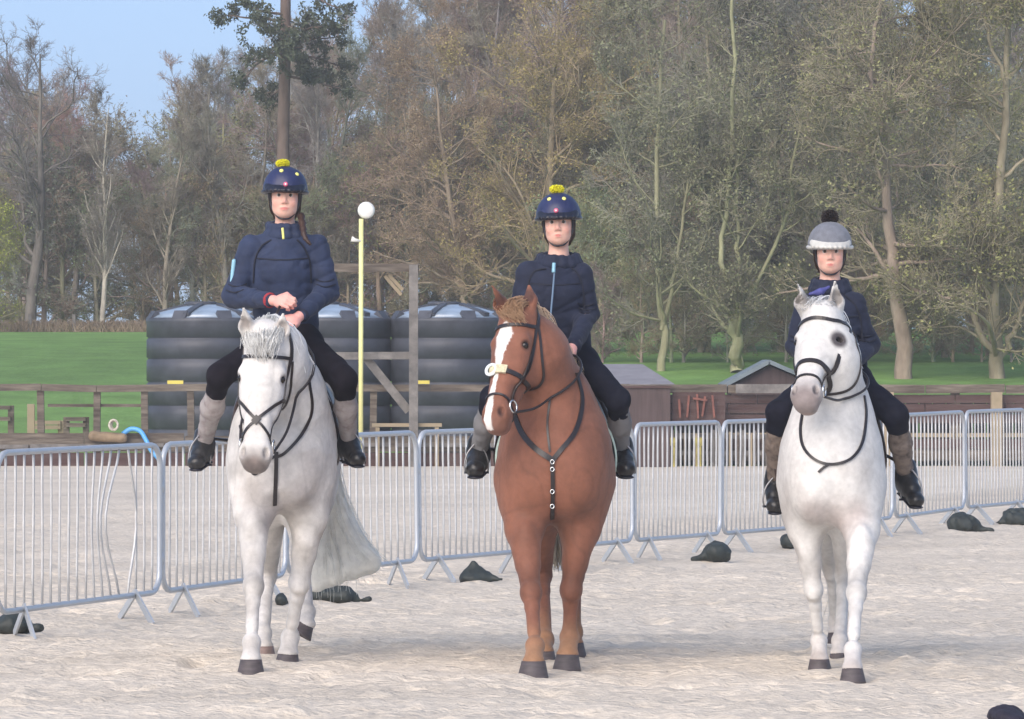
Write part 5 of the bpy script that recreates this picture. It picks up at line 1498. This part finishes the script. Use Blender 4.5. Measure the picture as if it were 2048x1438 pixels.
        s2 = SDF().cone(heel + A(0, 0, -.045 * bs), to + A(0, 0, -.040 * bs), .040 * bs, .040 * bs, .01, ((0, 0, 1), 4.)); V, F = s2.mesh(.006); obj('sole', V, F, M['hatrim'], bo, True)
    # ---------------- helmet
    s = SDF().ell(h(0, -.012, .036), (.117 * z, .140 * z, .124 * z), Rm)
    hm = s.mesh(.0065, mod=lambda P, v: v + c.get('hw', .003) * vnoise(P, 16, 8), clip=lambda G: -((G - h(0, 0, .019)) @ u) - .12 * ((G - h(0, 0, 0)) @ f) * 0)
    ho = obj('helmet', hm[0], hm[1], M[c['hatm']], e, True)
    bandm = M[c.get('bandm', 'hatrim')]
    band = [h(.1165 * math.cos(t), -.012 + .139 * math.sin(t), .023) for t in np.linspace(0, 2 * math.pi, 36, endpoint=False)]
    V, F = tube(band, .0100 * z, 8, True); obj('rim', V, F, bandm, ho, True)
    pk = SDF()
    for t in np.linspace(-1.05, 1.05, 9):
        pk.cone(h(.103 * math.sin(t), .100 * math.cos(t), .046), h(.104 * math.sin(t), .128 * math.cos(t) + .02, .026), .021 * z, .010 * z, .02)
    V, F = pk.mesh(.005); obj('peak', V, F, M[c.get('peakm', 'hatrim')], ho, True)
    if c.get('spots'):
        for a_, b_ in c['spots']:
            p0 = h(.112 * math.sin(a_) * math.cos(b_), -.012 + .135 * math.cos(a_) * math.cos(b_), .045 + .119 * math.sin(b_)); n = unit(p0 - h(0, -.012, .045))
            V, F = tube([p0 - n * .004, p0 + n * .004, p0 + n * .0065], [.012, .011, .006], 12); obj('spot', V, F, M['spot'], ho, True)
    if c.get('badge'):
        p0 = h(c['badge'][0], .128, c['badge'][1]); n = f
        V, F = tube([p0 - n * .03, p0 + n * .006, p0 + n * .009], [.013, .013, .008], 10); obj('badge', V, F, M['pinkb'], ho, True)
        V, F = tube([p0 + n * .008, p0 + n * .011], [.006, .004], 8); obj('badge_centre', V, F, M['white'], ho, True)
    # fluffy pompom
    pc = h(*c['pom'][:3]); pr = c['pom'][3]
    n = 1500; dv = rng.normal(0, 1, (n, 3)); dv /= np.linalg.norm(dv, axis=1, keepdims=True)
    q = rng.uniform(.75, 1.12, (n, 1)) * pr; P = np.stack([pc + dv * pr * .2, pc + dv * q * .65 + rng.normal(0, .004, (n, 3)), pc + dv * q], 1)
    P = pc + (P - pc) * A(*c.get('psq', (1.15, 1, .72)))
    V, F = tubes(P, np.tile(A(.0018, .0026, .0018), (n, 1)) * 1.1, 3); obj('pompom', V, F, M[c['pomm']], ho, True)
    # harness straps
    for q in (-1, 1):
        line('chin_strap', [h(q * .073, .035, .045), h(q * .0745, .022, -.02), h(q * .060, .030, -.075), h(q * .03, .048, -.113), h(0, .055, -.121)], .0055, M['hatrim'], ho)
        line('chin_strap', [h(q * .082, -.03, .04), h(q * .083, -.02, -.01), h(q * .066, .018, -.065)], .005, M['hatrim'], ho)
    # hair behind and beside the face
    n = 500
    def gh(t):
        q = -1 if t < .5 else 1; tt = (t % .5) * 2
        return [h(q * (.074), .02 - .08 * tt, .05), h(q * .079, .008 - .07 * tt, -.01), h(q * (.066 + .006 * tt), -.02 - .05 * tt, -.07), h(q * .05, -.05 - .02 * tt, -.11)]
    P = []
    for k in range(n):
        t = rng.uniform(0, 1); P.append([p + rng.normal(0, .003, 3) for p in gh(t)])
    P = np.array(P); V, F = tubes(np.stack([catmull(p, 3) for p in P]), np.full((n, 10), .0022), 3); obj('hair', V, F, M['brhair'], e, True)
    s = SDF().ell(h(0, -.06, -.02), (.074 * z, .05 * z, .09 * z), Rm); V, F = s.mesh(.008); obj('hair_back', V, F, M['brhair'], e, True)
    return dict(e=e, h=h, u=u, f=f, r=r)

def stirrup(hs_, to, an, sd, lab, rot=0.):
    to, an = A(*to), A(*an); c = an * .45 + to * .55 + A(0, 0, -.045)
    e = empty('stirrup', c, lab, 'stirrup')
    mm = M['steel']
    pts = [c + A(math.cos(rot) * x, math.sin(rot) * x, zz) for x, zz in ((-.062, -.01), (-.066, .03), (-.05, .09), (-.015, .135), (0, .145), (.015, .135), (.05, .09), (.066, .03), (.062, -.01))]
    V, F = tube(catmull(pts, 5), .005, 8); obj('arch', V, F, mm, e, True)
    mb = MB(); a = c + A(-math.cos(rot) * .064, -math.sin(rot) * .064, -.014); b = c + A(math.cos(rot) * .064, math.sin(rot) * .064, -.014); mb.beam(a, b, .045, .012); mb.obj('tread', M['hatrim'], e)
    top = hs_['B'](sd * (hs_['cw'] + .05), .85, .05)
    V, F = tube([c + A(0, 0, .14), (c + A(0, 0, .14)) * .5 + top * .5 + A(sd * .01, 0, 0), top], .010, 6); obj('stirrup_leather', V, F, M['leather'], e, True)

# ---- left rider
YR = 30.0
JL = dict(head=W(570, 393, YR), look=(.02, .02, -.02), hsz=1.04, neck=W(570, 462, YR + .03), chest=W(566, 530, YR + .02), hip=W(572, 672, YR + .05),
    armL=(W(503, 494, YR), W(469, 592, YR - .02), W(536, 600, YR - .34)), armR=(W(632, 494, YR), W(655, 580, YR - .02), W(606, 628, YR - .36)),
    hands=[(W(538, 600, YR - .35), W(562, 603, YR - .40), (.1, -1, .45), -1), (W(604, 628, YR - .37), W(586, 643, YR - .42), (-.1, -1, .35), 1)],
    legL=(W(535, 690, YR - .05), W(440, 752, YR - .42), W(408, 888, YR - .05), W(392, 925, YR - .18)), legR=(W(610, 690, YR - .05), W(688, 758, YR - .40), W(697, 885, YR - .05), W(716, 918, YR - .18)),
    chapm='chap', jacket='navy', hatm='hat', pom=(-.016, -.01, .174, .032), pomm='pomy', badge=(0.005, .058), spots=[(-.25, .80), (.75, .62)], seed=3, collar=(.092, .085), chh=.05, w=1.04, cuffm='red',
    smile=2.0, label='smiling rider on the left grey horse, navy jacket, yellow pompom helmet, hands crossed')
RL = rider(JL)
e = RL['e']
# plait hanging over the jacket, zip pull, sleeve print
V, F = tube(catmull([W(602, 430, YR - .03), W(606, 455, YR - .10), W(610, 475, YR - .155), W(622, 490, YR - .165)], 6), np.interp(np.arange(19), [0, 8, 18], [.020, .018, .008]) * (1 + .18 * np.sin(np.arange(19) * 2.1)), 8); obj('plait', V, F, M['brhair'], e, True)
line('zip_pull', [W(565, 456, YR - .145), W(567, 478, YR - .16)], .007, M['spot'], e)
V, F = SDF().cone(W(468, 522, YR - .055), W(462, 575, YR - .055), .012, .010).mesh(.006); obj('sleeve_flash', V, F, M['cyan'], e, True)
stirrup(HL, JL['legL'][3], JL['legL'][2], -1, 'stirrup on the boot at the far left of the left rider', .5)
stirrup(HL, JL['legR'][3], JL['legR'][2], 1, 'stirrup on the boot of the left rider nearest the yellow pole', -.5)
reins(HL, bitL, [W(560, 612, YR - .44), W(588, 650, YR - .46)], 'black reins from the bit of the left grey horse up to crossed hands')
# ---- middle rider
YR = 29.85
JM = dict(head=W(1117, 446, YR), look=(-.06, .0, .03), hsz=1.04, neck=W(1117, 519, YR + .03), chest=W(1110, 580, YR + .02), hip=W(1120, 712, YR + .05),
    armL=(W(1056, 548, YR), W(1040, 630, YR - .03), W(1072, 690, YR - .36)), armR=(W(1160, 550, YR), W(1176, 625, YR + .0), W(1148, 690, YR - .34)),
    hands=[(W(1075, 690, YR - .37), W(1092, 697, YR - .42), (.2, -1, .4), -1), (W(1147, 692, YR - .35), W(1138, 704, YR - .40), (-.3, -1, .35), 1)],
    legL=(W(1085, 725, YR - .05), W(985, 795, YR - .38), W(957, 905, YR - .05), W(950, 938, YR - .22)), legR=(W(1160, 725, YR - .05), W(1236, 800, YR - .38), W(1243, 905, YR - .05), W(1252, 938, YR - .22)),
    chapm='chap3', jacket='navydark', trouser='breech', knee=.066, hatm='hat', pom=(-.004, -.01, .176, .034), pomm='pomy', badge=(-.004, .062), spots=[(-.5, .72), (.45, .72)], seed=8, collar=(.105, .095), chh=.035, boot=1.12,
    label='young rider on the chestnut horse, dark zipped coat, hood down, yellow pompom helmet')
RM = rider(JM); e = RM['e']
line('zip', [W(1110, 530, YR - .17), W(1106, 580, YR - .17), W(1101, 640, YR - .175), W(1102, 668, YR - .19)], .0055, M['zip'], e)
line('zip_top', [W(1108, 526, YR - .165), W(1107, 545, YR - .175)], .010, M['cyan'], e)
stirrup(HM, JM['legL'][3], JM['legL'][2], -1, 'stirrup on the boot left of the chestnut horse', .2)
stirrup(HM, JM['legR'][3], JM['legR'][2], 1, 'stirrup on the boot right of the chestnut horse', -.2)
reins(HM, bitM, [W(1094, 704, YR - .44), W(1136, 712, YR - .44)], 'dark reins from the bit of the chestnut horse to the bare hand')
# ---- right rider
YR = 29.7
JR = dict(head=W(1660, 503, YR), look=(-.03, -.05, .0), hsz=1.02, neck=W(1660, 571, YR + .03), chest=W(1664, 645, YR + .02), hip=W(1672, 752, YR + .05),
    armL=(W(1614, 610, YR), W(1594, 690, YR - .0), W(1640, 735, YR - .32)), armR=(W(1708, 610, YR), W(1736, 688, YR + .0), W(1706, 728, YR - .30)),
    hands=[(W(1643, 735, YR - .33), W(1662, 742, YR - .38), (.2, -1, .4), -1), (W(1704, 730, YR - .31), W(1690, 742, YR - .36), (-.3, -1, .35), 1)],
    legL=(W(1640, 765, YR - .05), W(1556, 825, YR - .36), W(1550, 965, YR - .02), W(1550, 1012, YR - .16)), legR=(W(1708, 765, YR - .05), W(1792, 830, YR - .36), W(1812, 950, YR - .02), W(1832, 1000, YR - .16)),
    chapm='chap2', jacket='navydark', trouser='breech', knee=.064, hatm='hatgrey', bandm='hatsilver', peakm='hatsilver', pom=(.0, -.02, .180, .046), pomm='pomk', psq=(1, 1, .9), seed=14, collar=(.090, .085), chh=.04, w=.97,
    label='rider on the right grey horse in dark jacket and grey helmet with dark pompom')
RR = rider(JR); e = RR['e']
V, F = SDF().cone(W(1620, 588, YR - .17), W(1640, 585, YR - .185), .012, .015).cone(W(1640, 585, YR - .185), W(1658, 573, YR - .165), .015, .010).mesh(.006, mod=lambda P, v: v + .006 * vnoise(P, 30, 2)); obj('scarf', V, F, M['bluescarf'], e, True)
stirrup(HR, JR['legL'][3], JR['legL'][2], -1, 'stirrup on the left boot beside the right grey horse', .2)
stirrup(HR, JR['legR'][3], JR['legR'][2], 1, 'stirrup on the boot hanging at the far right', -.6)
reins(HR, bitR, [W(1664, 750, YR - .40), W(1690, 750, YR - .38)], 'dark reins from the bit of the right grey horse to the hidden hands')
